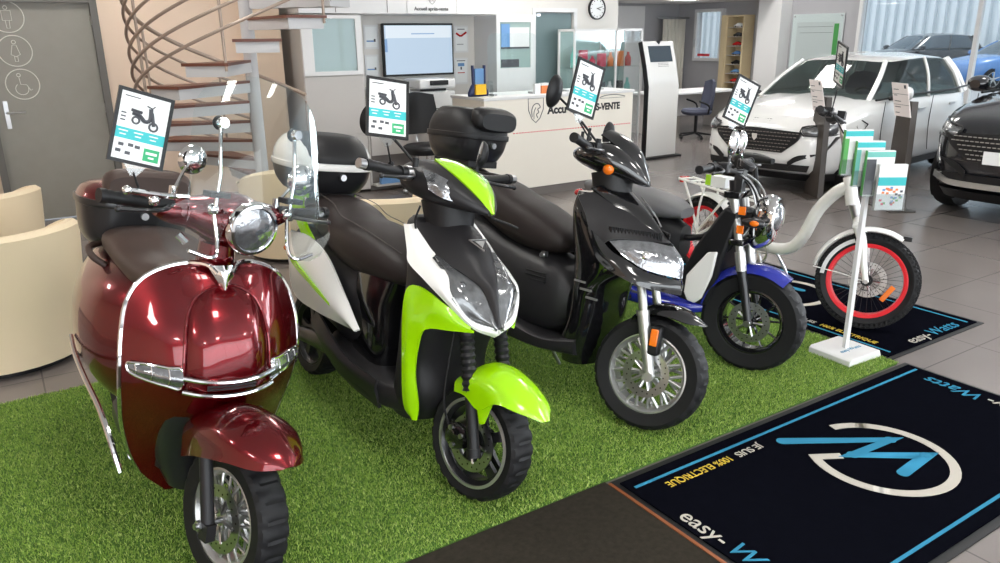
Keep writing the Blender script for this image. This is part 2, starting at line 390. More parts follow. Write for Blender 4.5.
# ceiling luminaires above the frame; innermost row added to brighten the stair wall
for i in range(4):
    for j in range(4):
        t = TR('ceiling_light', 'added square ceiling luminaire out of view, brightening the right and back walls', 'lamp', -3+i*4, -2.5+j*3.1, CH-.03, group='ceiling luminaires')
        b = B().m('panel'); b.box(-.32, .32, -.32, -.3, 0, .03); b.box(-.32, .32, .3, .32, 0, .03); b.box(-.32, -.3, -.3, .3, 0, .03); b.box(.3, .32, -.3, .3, 0, .03); O('frame', b, parent=t)
        b = B().m('lamp'); b.box(-.3, .3, -.3, .3, .008, .02); O('diffuser', b, parent=t)
for p_, q_, z_ in ((8.5, 8.9, CH-.03), (11, 8.9, CH-.03), (5, 7.6, CH-.03)):  # unseen extra lamps, added to brighten the right and back walls
    t = TR('ceiling_light', 'added square ceiling luminaire out of view, brightening the right and back walls', 'lamp', p_, q_, z_, group='ceiling luminaires')
    b = B().m('panel'); b.box(-.32, .32, -.32, -.3, 0, .03); b.box(-.32, .32, .3, .32, 0, .03); b.box(-.32, -.3, -.3, .3, 0, .03); b.box(.3, .32, -.3, .3, 0, .03); O('frame', b, parent=t)
    b = B().m('lamp'); b.box(-.3, .3, -.3, .3, .008, .02); O('diffuser', b, parent=t)
for p_, q_ in ((8.6, 9.95), (10.4, 9.95)):  # unseen lamps added under the mezzanine to lift the dark rear
    t = TR('ceiling_light', 'added square ceiling luminaire out of view, brightening the right and back walls', 'lamp', p_, q_, 2.17, group='ceiling luminaires')
    b = B().m('panel'); b.box(-.32, .32, -.32, -.3, 0, .03); b.box(-.32, .32, .3, .32, 0, .03); b.box(-.32, -.3, -.3, .3, 0, .03); b.box(.3, .32, -.3, .3, 0, .03); O('frame', b, parent=t)
    b = B().m('addedlamp'); b.box(-.3, .3, -.3, .3, .008, .02); O('diffuser', b, parent=t)
# outside: clad building and cars come later
b = B().m('clad'); b.box(31.2, 31.5, -24, 42, -.1, 9)
for k in range(164): q = -23+k*.4; b.box(31.0, 31.2, q, q+.17, -.1, 9)
o = O('clad_building', b); place(o, 0, 0); tag(o, 'white building with upright ribbed cladding outside the large window', 'building')
# ================================================================ ground coverings
b = B().m('turf'); b.box(-.9, 3.62, 1.905, 3.95, .001, .012); turf = O('turf_backing', b)
rng = np.random.default_rng(3)
def blades(n, p0, p1, q0, q1):
    P = np.stack([rng.uniform(p0, p1, n), rng.uniform(q0, q1, n)], 1)
    a = rng.uniform(0, 2*PI, n); h = rng.uniform(.006, .015, n); w = rng.uniform(.0011, .0019, n)*1.3; lean = rng.uniform(.001, .012, n); la = rng.uniform(0, 2*PI, n)
    v = np.zeros((n, 3, 3)); dx, dy = np.cos(a)*w, np.sin(a)*w
    v[:, 0, 0] = P[:, 0]-dx; v[:, 0, 1] = P[:, 1]-dy; v[:, 1, 0] = P[:, 0]+dx; v[:, 1, 1] = P[:, 1]+dy; v[:, :2, 2] = .011
    v[:, 2, 0] = P[:, 0]+np.cos(la)*lean; v[:, 2, 1] = P[:, 1]+np.sin(la)*lean; v[:, 2, 2] = .011+h
    me = bpy.data.meshes.new('turf'); me.vertices.add(n*3); me.vertices.foreach_set('co', v.ravel()); me.loops.add(n*3); me.loops.foreach_set('vertex_index', np.arange(n*3))
    me.polygons.add(n); me.polygons.foreach_set('loop_start', np.arange(n)*3); me.update(); me.validate(); return me
gm = bpy.data.materials.new('turf_blade'); gm.use_nodes = True; n_ = gm.node_tree.nodes; l_ = gm.node_tree.links; bs = n_['Principled BSDF']; bs.inputs['Roughness'].default_value = .55
ge = n_.new('ShaderNodeNewGeometry'); rp = n_.new('ShaderNodeValToRGB'); l_.new(ge.outputs['Random Per Island'], rp.inputs[0]); l_.new(rp.outputs[0], bs.inputs[0])
for k_, (ps, cl) in enumerate(((0, sr(110, 144, 54)), (.4, sr(135, 169, 66)), (.75, sr(160, 190, 84)), (1, sr(200, 215, 130)))):
    e = rp.color_ramp.elements[k_] if k_ < 2 else rp.color_ramp.elements.new(ps); e.position = ps; e.color = (*cl, 1)
rp.color_ramp.elements[1].position = .4
me = blades(380000, -.9, 3.625, 1.9, 3.955); me.materials.append(gm)
o = bpy.data.objects.new('artificial_turf', me); COL.objects.link(o); place(o, 0, 0)
tag(o, 'bright green artificial grass carpet under the parked scooters', 'grass'); o['kind'] = 'stuff'
turf.parent = None; place(turf, 0, 0); tag(turf, 'thin backing sheet under the green artificial grass', 'carpet')
def zpoly(b, pts, w, z, h=.002):
    "flat painted line following pts (x,y)"
    pts = [Vector((x, y)) for x, y in pts]; Lf, Rt = [], []
    for i, p in enumerate(pts):
        if i == 0: t = (pts[1]-p).normalized(); n = Vector((-t.y, t.x))*w/2
        elif i == len(pts)-1: t = (p-pts[-2]).normalized(); n = Vector((-t.y, t.x))*w/2
        else:
            t1 = (p-pts[i-1]).normalized(); t2 = (pts[i+1]-p).normalized(); n1 = Vector((-t1.y, t1.x)); n2 = Vector((-t2.y, t2.x)); nn = (n1+n2).normalized(); n = nn*(w/2/max(.35, nn.dot(n1)))
        Lf.append(p+n); Rt.append(p-n)
    for i in range(len(pts)-1):
        P = [Lf[i], Lf[i+1], Rt[i+1], Rt[i]]
        lo = [b.v((q.x, q.y, z)) for q in P]; hi = [b.v((q.x, q.y, z+h)) for q in P]
        b.f(lo); b.f(hi)
        for k in range(4): b.f([lo[k], lo[(k+1) % 4], hi[(k+1) % 4], hi[k]])
def logo_mat(label, p, q, rot):
    "local x runs along the mat, text hugs the +y edge as seen from the camera side"
    t = TR('logo_mat', label, 'mat', p, q, 0, rot, 'navy logo mats')
    b = B().m('matborder'); b.box(-.98, .98, -.47, .47, .0005, .006); O('border', b, parent=t)
    b = B().m('mat'); b.box(-.955, .955, -.44, .44, .006, .012); O('pile', b, parent=t)
    b = B().m('matblue'); zpoly(b, [(-.93, .385), (.93, .385)], .012, .012); zpoly(b, [(-.93, -.385), (.93, -.385)], .012, .012); O('stripe', b, parent=t)
    # the mark: open circle round a zigzag
    cx, cy = .012, .005; b = B().m('matwhite')
    zpoly(b, [(cx+.256*math.cos(a), cy+.256*math.sin(a)) for a in [math.radians(78-k*292/40) for k in range(41)]]+[(cx-.12, cy+.09)], .038, .0125); O('circle_mark', b, parent=t)
    b = B().m('matblue'); zpoly(b, [(-.205, .30), (.165, .06), (-.065, .075), (.165, -.09), (-.03, -.11)], .046, .013)
    for x_, y_ in ((-.205, .30), (.165, .06), (-.065, .075), (.165, -.09), (-.03, -.11)): b.cyl((x_, y_, .013), (x_, y_, .0151), .0229, n=24)
    O('zigzag_mark', b, parent=t)
    Z = .0135
    X = lambda x, y, a: Matrix.Translation((x, y, Z)) @ Matrix.Rotation(a, 4, 'Z')
    text('lettering', 'JE SUIS', .05, 'matwhite', t, X(-.3, .345, PI), align='LEFT')
    text('lettering', '100% ELECTRIQUE', .05, 'matyellow', t, X(-.475, .345, PI), align='LEFT', sx=.85)
    for sx, a in ((-1, -PI/2), (1, PI/2)):
        Y = X(sx*(.94 if sx < 0 else .9), 0, a)
        text('lettering', 'easy-', .095, 'matwhite', t, Y @ Matrix.Translation((-.17, .005, 0)), align='LEFT')
        text('lettering', 'Watts', .105, 'matblue', t, Y @ Matrix.Translation((.035, .005, 0)) @ Matrix(((1, .25, 0, 0), (0, 1, 0, 0), (0, 0, 1, 0), (0, 0, 0, 1))), align='LEFT')
    return t
logo_mat('navy mat with circled zigzag mark lying in the foreground beside the grass', 2.685, 1.42, 0)
logo_mat('navy mat with circled zigzag mark lying under the red-rimmed bicycle', 4.1, 2.93, PI/2)
b = B().m('carpet'); b.box(-.6, 1.69, .2, 1.9, .0005, .009); o = O('entrance_carpet', b); place(o, 0, 0); tag(o, 'worn charcoal entrance carpet at the bottom edge beside the navy mat', 'carpet')
b = B().m('threshold'); b.box(1.69, 1.7035, .2, 1.88, .0005, .012); o = O('threshold_strip', b); place(o, 0, 0); tag(o, 'copper coloured metal strip between charcoal carpet and navy mat', 'strip')
# ================================================================ spiral staircase
t = TR('spiral_staircase', 'spiral staircase with brown wooden treads and curved tube railing', 'staircase', 1.95, 6.85)
t.rotation_euler = (0, 0, 0)
b = B().m('stairmetal'); b.cyl((0, 0, 0), (0, 0, 3.25), .055, n=24); b.cyl((0, 0, 0), (0, 0, .02), .16, n=24); O('column', b, parent=t)
ST = math.radians(25); RZ = .168; RAD = .93
def ang(i): return math.radians(206)+ST*i
for i in range(-6, 13):
    z = 1.10+RZ*i; a = ang(i)+math.radians(10)
    if z < .06 or z > 3.1: continue
    d = lambda r, o_: Vector((r*math.cos(a+o_), r*math.sin(a+o_), 0))
    w = math.radians(11)
    outl = [(.06, -.4), (RAD, -w), (RAD, -w/2), (RAD, 0), (RAD, w/2), (RAD, w), (.06, .4)]
    b = B().m('wood'); b.prism(outl, lambda r, o_, h: d(r, o_)+Vector((0, 0, h)), z-.022, z); tr = O('tread', b, parent=t)
    b = B().m('stairmetal'); b.prism([(.06, -.35), (RAD-.02, -w+.02), (RAD-.02, w-.02), (.06, .35)], lambda r, o_, h: d(r, o_)+Vector((0, 0, h)), z-.1, z-.022); O('tread_box', b, parent=tr)
    b = B().m('stairrail'); q = d(RAD-.015, w*.9); b.cyl((q.x, q.y, z-.06), (q.x, q.y, z+.93), .011, n=10)
    if i % 2 == 0: O('baluster', b, parent=t)
    else: b.bm.free()
for k in range(6):
    h = .17+k*.15; pts = []
    for s_ in range(-56 if k == 5 else -44, 131, 2):
        i = s_/10; z = 1.10+RZ*i
        if z+h > 3.2: continue
        a = ang(i)+math.radians(10); pts.append((RAD*1.0*math.cos(a), RAD*math.sin(a), z+h))
    b = B().m('stairrail'); b.tube(pts, .018 if k == 5 else .0125, 8); O('handrail' if k == 5 else 'railing', b, parent=t)
# ================================================================ service wall
def cab(name, lab, p0, p1, q0, q1, z0, z1, m='panel', group=None):
    t = TR(name, lab, 'cabinet', (p0+p1)/2, q0, z0, 0, group); w = (p1-p0)/2
    b = B().m(m); b.box(-w, w, .02, q1-q0, 0, z1-z0); O('body', b, parent=t, bev=.003); return t, w
t, w = cab('tall_cabinet', 'tall white cabinet with a glazed upper door beside the spiral stairs', 2.72, 3.37, 7.75, 8.4, .03, 1.83, 'panelgrey')
b = B().m('panelgrey'); b.box(-w+.005, w-.005, 0, .02, .0, .59); O('door', b, parent=t, bev=.002)
b = B().m('panelgrey'); b.box(-w+.005, w-.005, 0, .02, .6, 1.2); O('door', b, parent=t, bev=.002)
b = B().m('panel'); b.box(-w+.005, -w+.12, -.01, .02, 1.21, 1.79); b.box(w-.07, w-.005, -.01, .02, 1.21, 1.79); b.box(-w+.12, w-.07, -.01, .02, 1.21, 1.25); b.box(-w+.12, w-.07, -.01, .02, 1.76, 1.79); gd = O('glass_door', b, parent=t, label='white framed glazed door')
b = B().m('greengrey'); b.box(-w+.12, w-.07, .012, .019, 1.25, 1.76); O('interior', b, parent=gd)
b = B().m('pane'); b.box(-w+.12, w-.07, .0, .006, 1.25, 1.76); O('pane', b, parent=gd)
t, w = cab('low_cabinet', 'low white cabinet with open shelf under the printers', 3.38, 4.75, 7.77, 8.4, 0, .66, 'plinth')
b = B().m('panelgrey'); b.box(-w, w, -.0, .02, .64, .66); b.box(-w, -w+.02, 0, .02, .06, .64); b.box(w-.02, w, 0, .02, .06, .64); b.box(-.12, -.1, 0, .02, .06, .64); O('carcass', b, parent=t)
b = B().m('panelgrey'); b.box(-w+.025, -.125, -.015, .002, .38, .63); O('drawer', b, parent=t, bev=.002)
b = B().m('panelgrey'); b.box(-.095, w-.025, -.015, .002, .07, .63); O('door', b, parent=t, bev=.002)
b = B().m('panelgrey'); b.box(-w+.02, -.12, -.12, .02, .06, .08); O('shelf', b, parent=t)
o = O('storage_tray', B().m('cardblue').box(-.14, .14, -.05, .0, 0, .07)); place(o, 3.6, 7.72, .08); tag(o, 'blue tray on the open shelf below the printers', 'tray')
def printer(label, p, q, z, sc=1, mono=1):
    t = TR('office_printer', label, 'printer', p, q, z, 0, 'office printers'); s = sc; t.scale = (1, 1, mono)
    b = B().m('panel'); b.box(-.22*s, .22*s, -.2*s, .2*s, 0, .28*s); O('body', b, parent=t, bev=.015)
    b = B().m('panel'); b.box(-.23*s, .23*s, -.2*s, .21*s, .3*s, .38*s); O('scanner_lid', b, parent=t, bev=.015)
    b = B().m('dark'); b.box(-.2*s, .1*s, -.203*s, -.15*s, .282*s, .3*s); b.box(-.2*s, .2*s, -.202*s, -.19*s, .13*s, .136*s); O('paper_slot', b, parent=t)
    b = B().m('dark'); b.box(-.1*s, .12*s, -.23*s, -.18*s, .33*s, .37*s); O('control_panel', b, parent=t, bev=.004)
    return t
printer('tall white office printer on the low cabinet, left one, half hidden by the sign', 3.72, 8.02, .66, .95, 1.15)
printer('wide white office printer on the low cabinet, right one', 4.28, 8.02, .66, 1.0, 1.3)
# television
t = TR('television', 'wide flat television showing a pale blue page on the back wall', 'television', 4.32, 8.33, 1.465)
b = B().m('frame'); b.box(-.455, .455, -.02, .03, -.29, .29); O('housing', b, parent=t, bev=.006)
b = B().m('screen'); b.box(-.435, .435, -.023, -.0195, -.268, .268); sc_ = O('screen', b, parent=t)
b = B().m('screenw'); b.box(-.42, .42, -.0245, -.0232, .13, .262); O('page_header', b, parent=t)
b = B().m('screenb'); b.box(-.435, -.405, -.0245, -.0232, -.02, .12); b.box(-.1, .2, -.0255, -.0246, .17, .18); O('page_detail', b, parent=t)
# bulkhead with sign
b = B().m('panel'); b.box(2.72, 5.1, 7.75, 8.4, 1.84, CH); bh = struct('trim_2', b)
b = B().m('plinth')
for p in (3.1, 3.67, 4.5): b.box(p, p+.006, 7.746, 7.75, 1.85, CH)
O('panel_joint', b, parent=bh)
def wallX(p, q, z, yaw=0): return frame(R(p, q, z), R(1, 0), (0, 0, 1), -R(0, 1)) if not yaw else None
def shieldlogo(parent, X, s, m='cardgrey'):
    b = B().m(m); sh = [(-.42, .5), (.42, .5), (.4, 0), (.22, -.38), (0, -.56), (-.22, -.38), (-.4, 0)]
    b.tube([(x*s, y*s, 0) for x, y in sh], .018*s, 6, closed=True)
    b.tube([(x*s, y*s, 0) for x, y in ((-.2, -.3), (-.22, 0), (-.1, .22), (.12, .26), (.24, .1), (.1, .02), (.16, -.12), (.04, -.2), (.1, -.36))], .02*s, 6, 3)
    b.tube([(x*s, y*s, 0) for x, y in ((-.1, -.4), (-.1, -.1), (0, .1))], .016*s, 6, 3)
    b.xf(X); return O('shield_emblem', b, parent=parent)
sg = TR('service_sign', 'white panel sign with a shield emblem reading ACCUEIL APRES-VENTE above the television', 'sign', 4.2, 7.742, 1.845)
X0 = Matrix(((1, 0, 0, 0), (0, 0, -1, -.002), (0, 1, 0, 0), (0, 0, 0, 1)))
b = B().m('panel'); b.box(-.3, .3, 0, .006, 0, .3); O('plate', b, parent=sg)
text('lettering', 'Accueil après-vente', .052, 'blackpaint', sg, X0 @ Matrix.Translation((-.01, .03, 0)), bold=.001)
shieldlogo(sg, X0 @ Matrix.Translation((.0, .17, 0)), .14)
def paper(label, p, z, w, h, kind):
    t = TR('wall_notice', label, 'poster', p, 8.39, z, 0, 'notices beside the television')
    b = B().m('panel'); b.box(-w/2, w/2, 0, .008, 0, h); O('frame', b, parent=t)
    b = B().m('card'); b.box(-w/2+.02, w/2-.02, -.002, .0, .02, h-.02)
    if kind == 0: b.m('redlens'); b.tube([(-.07, -.003, h*.72), (-.02, -.003, h*.62), (.0, -.003, h*.62), (.07, -.003, h*.75)], .012, 6); b.m('cardgrey'); b.box(-.05, .05, -.003, -.001, h*.85, h*.88); b.box(-.06, .03, -.003, -.001, h*.3, h*.32)
    if kind == 1: b.m('cardblue'); b.box(-.045, .045, -.003, -.001, h*.68, h*.8); b.m('redlens'); b.box(-.05, .05, -.003, -.001, h*.42, h*.45); b.m('cardgrey'); b.box(-.06, .06, -.003, -.001, h*.87, h*.9); b.box(-.01, .01, -.003, -.001, h*.55, h*.66)
    if kind == 2: b.m('cardblue'); b.box(-.06, .03, -.003, -.001, h*.3, h*.36); b.m('cardgrey'); b.box(.03, .05, -.003, -.001, h*.3, h*.42)
    O('sheet', b, parent=t)
paper('framed notice with a red handshake picture right of the television', 4.93, 1.42, .2, .31, 0)
paper('framed notice with blue and red marks, right of the television, lower', 4.92, 1.05, .2, .31, 1)
paper('white sheet left of the television, upper', 3.76, 1.48, .18, .26, 2)
paper('white sheet left of the television, lower', 3.75, 1.18, .17, .24, 2)
# glazed unit beside the door
t, w = cab('glazed_cabinet', 'white cabinet with a glazed door standing left of the blue-grey doorway', 5.12, 5.66, 7.9, 8.4, .0, 1.84)
b = B().m('panel'); b.box(-w, -w+.05, -.0, .02, 1.2, 1.83); b.box(w-.05, w, 0, .02, 1.2, 1.83); b.box(-w+.05, w-.05, 0, .02, 1.2, 1.24); b.box(-w+.05, w-.05, 0, .02, 1.76, 1.83); gd = O('glass_door', b, parent=t)
b = B().m('greengrey'); b.box(-w+.05, w-.05, .012, .019, 1.24, 1.76); O('interior', b, parent=gd)
b = B().m('cardblue'); b.box(-.2, -.08, .002, .012, 1.48, 1.74); b.m('panel'); b.box(-.08, .2, .002, .012, 1.48, 1.7); b.m('cardgrey'); b.box(-.2, .2, .002, .012, 1.46, 1.48); b.box(-.2, .05, .002, .012, 1.25, 1.34); O('shelved_folders', b, parent=gd)
b = B().m('panel'); b.box(-w, w, 0, .02, 0, 1.2); O('panel_door', b, parent=t)
b = B().m('panel'); b.box(5.98, 6.03, 8.38, 8.4, 0, 1.94); b.box(6.65, 6.7, 8.38, 8.4, 0, 1.94); b.box(6.03, 6.65, 8.38, 8.4, 1.89, 1.94); struct('trim_3', b)
b = B().m('reveal'); b.box(6.05, 6.63, 8.42, 8.46, .0, 1.88); d2 = struct('door_2', b)
b = B().m('steel'); b.box(6.06, 6.12, 8.405, 8.42, 1.84, 1.87); O('door_closer', b, parent=d2)
# clock
t = TR('wall_clock', 'round white wall clock with black rim hanging on the white wall', 'clock', 7.03, 8.375, 1.94)
ax = (0, -1, 0)
b = B().m('frame'); b.lathe([(.125, .0), (.14, .0), (.14, .03), (.125, .03)], (0, .02, 0), ax, 40, closed=True); O('rim', b, parent=t)
b = B().m('card'); b.lathe([(.126, .0), (.126, .018)], (0, .02, 0), ax, 40); O('face', b, parent=t)
b = B().m('blackpaint')
for k in range(12):
    a = k*PI/6; b.box(-.003, .003, -.004, -.001, .095, .115, Matrix.Rotation(a, 4, 'Y'))
O('hour_marks', b, parent=t)
for nm, l, a in (('hour_hand', .06, 1.9), ('minute_hand', .09, 1.3)):
    b = B().m('blackpaint'); b.box(-.004, .004, -.006, -.003, -.01, l, Matrix.Rotation(a, 4, 'Y')); O(nm, b, parent=t)
# counter
t = TR('reception_counter', 'long white reception counter reading Accueil Pieces-Vente with red dashed line', 'counter', 3.9, 6.5)
b = B().m('counter'); b.box(.16, 2.1, 0, .06, .09, 1.0); b.box(2.04, 2.1, .06, .62, .09, 1.0); b.box(.16, .22, .06, .62, .09, 1.0); O('front_panel', b, parent=t, bev=.003)
b = B().m('panel'); b.box(.15, 2.12, -.01, .64, 1.0, 1.03); O('worktop', b, parent=t, bev=.004)
b = B().m('plinth'); b.box(.18, 2.08, .02, .6, 0, .09); O('plinth', b, parent=t)
b = B().m('redtape')
for k in range(44): b.box(.5+k*.036, .521+k*.036, -.0015, .0005, .66, .67)
O('dashed_line', b, parent=t)
X1 = Matrix(((1, 0, 0, 0), (0, 0, -1, -.001), (0, 1, 0, 0), (0, 0, 0, 1)))
text('lettering', 'Accueil', .118, 'blackpaint', t, X1 @ Matrix.Translation((.93, .835, 0)), align='LEFT', bold=.0045)
text('lettering', 'PIÈCES-VENTE', .098, 'blackpaint', t, X1 @ Matrix.Translation((1.36, .835, 0)), align='LEFT', sx=.9, bold=.0045)
shieldlogo(t, X1 @ Matrix.Translation((.78, .885, 0)), .23)
b = B().m('cardgrey'); b.tube([(1.62, -.002, .965), (1.72, -.002, .985), (1.86, -.002, .985), (1.98, -.002, .965)], .004, 6, 3); b.tube([(1.62, -.002, .955), (1.98, -.002, .955)], .002, 6); O('car_outline', b, parent=t)
# things on the counter
t = TR('leaflet_stand', 'dark blue and yellow leaflet stand at the left of the counter', 'leaflet stand', 4.15, 6.75, 1.03)
b = B().m('navy'); b.loftx([(-.11, .02, 0, .05), (-.07, .03, 0, .12), (0, .03, 0, .15), (.07, .03, 0, .12), (.11, .02, 0, .05)], 16); O('base', b, parent=t)
b = B().m('navy'); b.box(-.07, -.055, -.03, .0, .05, .3, Matrix.Rotation(-.06, 4, 'X')); b.box(.055, .07, -.03, .0, .05, .3); b.box(-.055, .055, -.01, 0, .05, .27); O('back', b, parent=t)
b = B().m('cardblue'); b.box(-.05, .05, -.028, -.012, .09, .27); O('leaflets', b, parent=t)
b = B().m('yellow'); b.box(-.06, .06, -.06, -.033, .02, .12); O('yellow_pack', b, parent=t)
b = B().m('clear'); b.box(.1, .16, -.03, .03, .0, .14); O('dispenser', b, parent=t)
for p, lb in ((4.55, 'clear rounded screen standing on the counter left of the glazed cabinet'), (5.47, 'clear rounded screen standing on the counter before the clock wall')):
    t = TR('counter_screen', lb, 'screen', p, 6.72, 1.03)
    b = B().m('clear'); b.prism([(-.3, 0), (.3, 0), (.3, .52), (.28, .58), (.24, .6), (-.24, .6), (-.28, .58), (-.3, .52)], lambda x, z, d: (x, d, z), 0, .006); O('sheet', b, parent=t)
    b = B().m('steel')
    for x in (-.24, .24): b.box(x-.02, x+.02, -.04, .05, 0, .02)
    O('feet', b, parent=t)
t = TR('brochure_box', 'small orange and white brochure box on the counter by the shield emblem', 'box', 4.9, 6.66, 1.03)
b = B().m('orange'); b.box(-.045, .045, -.02, .03, 0, .08); b.m('card'); b.box(-.045, .045, -.02, .03, .08, .105); b.box(-.13, -.06, -.02, .02, 0, .1); O('booklets', b, parent=t)
t = TR('desk_chair', 'black mesh desk chair behind the left end of the counter', 'chair', 3.82, 7.25)
b = B().m('dark'); b.patch([[(-.2, .16, .62), (0, .2, .62), (.2, .16, .62)], [(-.23, .2, .8), (0, .25, .8), (.23, .2, .8)], [(-.2, .22, 1.02), (0, .26, 1.05), (.2, .22, 1.02)]], .03, inward=(0, -1, .8)); O('backrest', b, parent=t)
b = B().m('dark'); b.loftz([(.44, -.22, .22, .22), (.5, -.24, .24, .24), (.53, -.2, .2, .2)]); O('seat', b, parent=t)
b = B().m('steel'); b.cyl((0, 0, .08), (0, 0, .45), .025)
for k in range(5): a = k*2*PI/5; b.tube([(0, 0, .1), (.26*math.cos(a), .26*math.sin(a), .06)], .018); b.sph((.26*math.cos(a), .26*math.sin(a), .03), .028, 10)
b.tube([(0, 0, .46), (0, .22, .5), (0, .24, .66)], .016, 8, 3); O('base', b, parent=t)
# glass vitrine
t = TR('display_cabinet', 'glass display cabinet with white frame behind the counter', 'display cabinet', 6.32, 7.95)
PW, PD, PH = 1.13, .32, 1.68
b = B().m('panel')
for x in (0, .69, PW):
    for y in (0, PD): b.box(x-.012, x+.012, y-.012, y+.012, 0, PH)
for z in (.0, PH-.03): b.box(-.012, PW+.012, -.012, .012, z, z+.03); b.box(-.012, PW+.012, PD-.012, PD+.012, z, z+.03); b.box(-.012, .012, .012, PD-.012, z, z+.03); b.box(PW-.012, PW+.012, .012, PD-.012, z, z+.03)
O('frame', b, parent=t)
b = B().m('greengrey'); b.box(.0, PW, PD-.008, PD, .03, PH-.03); O('back_panel', b, parent=t)
for z in (.42, .8, 1.2):
    b = B().m('clear'); b.box(.012, PW-.012, .012, PD-.01, z, z+.008); O('shelf', b, parent=t)
b = B().m('pane'); b.box(.012, PW-.012, -.003, .001, .03, PH-.03); O('glass_front', b, parent=t)
random.seed(8)
K = ['pink', 'redlens', 'teal', 'card', 'cardgrey', 'frame', 'cardblue', 'orange']
desc = {'pink': 'pink', 'redlens': 'red', 'teal': 'teal', 'card': 'white', 'cardgrey': 'dark grey', 'frame': 'black', 'cardblue': 'blue', 'orange': 'orange'}
for z, lv in ((1.208, 'top'), (.808, 'middle'), (.428, 'lower'), (.03, 'bottom')):
    for k in range(7):
        kk = {'bottom': 'pink', 'lower': random.choice(['card', 'cardgrey', 'teal'])}.get(lv) or (random.choice(['redlens', 'pink', 'teal', 'orange', 'card']) if lv == 'top' else random.choice(['card', 'frame', 'card', 'cardgrey', 'teal']))
        x = .1+k*.155; h = random.uniform(.1, .26) if lv != 'bottom' else .3
        b = B().m(kk)
        if k % 2 or lv == 'bottom': b.box(-.045, .045, -.04, .04, 0, h); nm = 'boxed_accessory'; ct = 'box'
        else: b.lathe([(.0, 0), (.04, 0), (.042, .02), (.042, h*.6), (.018, h*.8), (.018, h), (0, h)], (0, 0, 0), (0, 0, 1), 16); nm = 'bottle'; ct = 'bottle'
        o = O(nm, b, bev=.003 if ct == 'box' else 0); place(o, 6.32+x, 7.95+.14, z); side = ['far left', 'left', 'left of centre', 'centre', 'right of centre', 'right', 'far right'][k]
        tag(o, f'{desc[kk]} {ct} on the {lv} shelf of the glass display cabinet, {side}', ct, 'goods in the display cabinet')
# kiosk
t = TR('information_kiosk', 'tall white bent information kiosk with dark screen', 'kiosk', 7.57, 7.6)
prof = [(0, .03), (0, .95), (.06, 1.2), (.16, 1.52), (.22, 1.5), (.12, 1.18), (.07, .95), (.07, .03)]
b = B().m('carwhite'); b.prism(prof, lambda y, z, x: (x, y, z), -.285, .27); O('body', b, parent=t, bev=.01)
b = B().m('frame'); b.prism([(y+(-.004 if i < 4 else .006), z) for i, (y, z) in enumerate(prof)], lambda y, z, x: (x, y, z), -.293, -.2855); O('side_panel', b, parent=t)
b = B().m('frame'); b.box(-.34, .33, -.06, .3, 0, .03); O('base', b, parent=t, bev=.004)
# the sloped face between (.1,1.2) and (.3,1.52)
fx = Vector((0, .1, .32)).normalized(); nx = Vector((0, -fx.z, fx.y)); FX = frame((0, .06, 1.2), (1, 0, 0), fx, nx)
b = B().m('darkscreen'); b.box(-.2, .2, .06, .27, .0, .006, FX); O('screen', b, parent=t)
b = B().m('frame'); b.prism([(-.04, .333), (.04, .333), (0, .29)], lambda x, y, d: FX @ Vector((x, y, d)), 0, .01); O('camera_notch', b, parent=t)
b = B().m('cardgrey')
for k in range(3): b.box(-.07, .12, .0+k*.02, .004+k*.02, .0, .002, FX)
O('printed_lines', b, parent=t)
# desk area on the far right
t = TR('office_desk', 'pale office desk under the small window', 'desk', 10.0, 10.25)
b = B().m('panel'); b.box(-.8, 1.2, -.9, -.1, .64, .67); O('desk_top', b, parent=t, bev=.004)
b = B().m('panelgrey'); b.box(-.75, -.72, -.8, -.15, 0, .64); b.box(1.1, 1.13, -.8, -.15, 0, .64); b.box(-.72, 1.1, -.18, -.15, .2, .64); O('panel_legs', b, parent=t)
t = TR('laptop', 'open dark laptop on the pale office desk', 'laptop', 9.5, 9.75, .671, .3)
b = B().m('frame'); b.box(-.17, .17, -.12, .12, 0, .015); O('keyboard_base', b, parent=t)
b = B().m('frame'); b.box(-.17, .17, .11, .12, .015, .32); O('lid', b, parent=t); b = B().m('darkscreen'); b.box(-.155, .155, .106, .11, .03, .3); O('screen', b, parent=t)
t = TR('office_chair', 'grey-blue swivel office chair in front of the desk by the kiosk', 'chair', 9.5, 8.8, 0, -2.0)
b = B().m('officefab'); b.patch([[(-.2, .18, .5), (0, .22, .5), (.2, .18, .5)], [(-.24, .22, .75), (0, .28, .75), (.24, .22, .75)], [(-.19, .24, 1.0), (0, .28, 1.04), (.19, .24, 1.0)]], .04, inward=(0, -1, .8)); O('backrest', b, parent=t)
b = B().m('officefab'); b.loftz([(.43, -.22, .22, .22), (.48, -.25, .25, .25), (.53, -.22, .22, .22)]); O('seat', b, parent=t)
b = B().m('frame'); b.cyl((0, 0, .08), (0, 0, .43), .03); b.tube([(0, .1, .44), (0, .26, .46), (0, .28, .6)], .02, 8, 3)
for s_ in (-1, 1): b.tube([(s_*.24, .12, .46), (s_*.29, .1, .6), (s_*.29, -.08, .68)], .016, 8, 3)
O('stem', b, parent=t)
b = B().m('frame')
for k in range(5): a = k*2*PI/5; b.tube([(0, 0, .1), (.3*math.cos(a), .3*math.sin(a), .06)], [.025, .015])
for k in range(5): a = k*2*PI/5; b.sph((.3*math.cos(a), .3*math.sin(a), .03), .03, 10)
O('castor_base', b, parent=t)
t.scale = (.9, .9, .88)
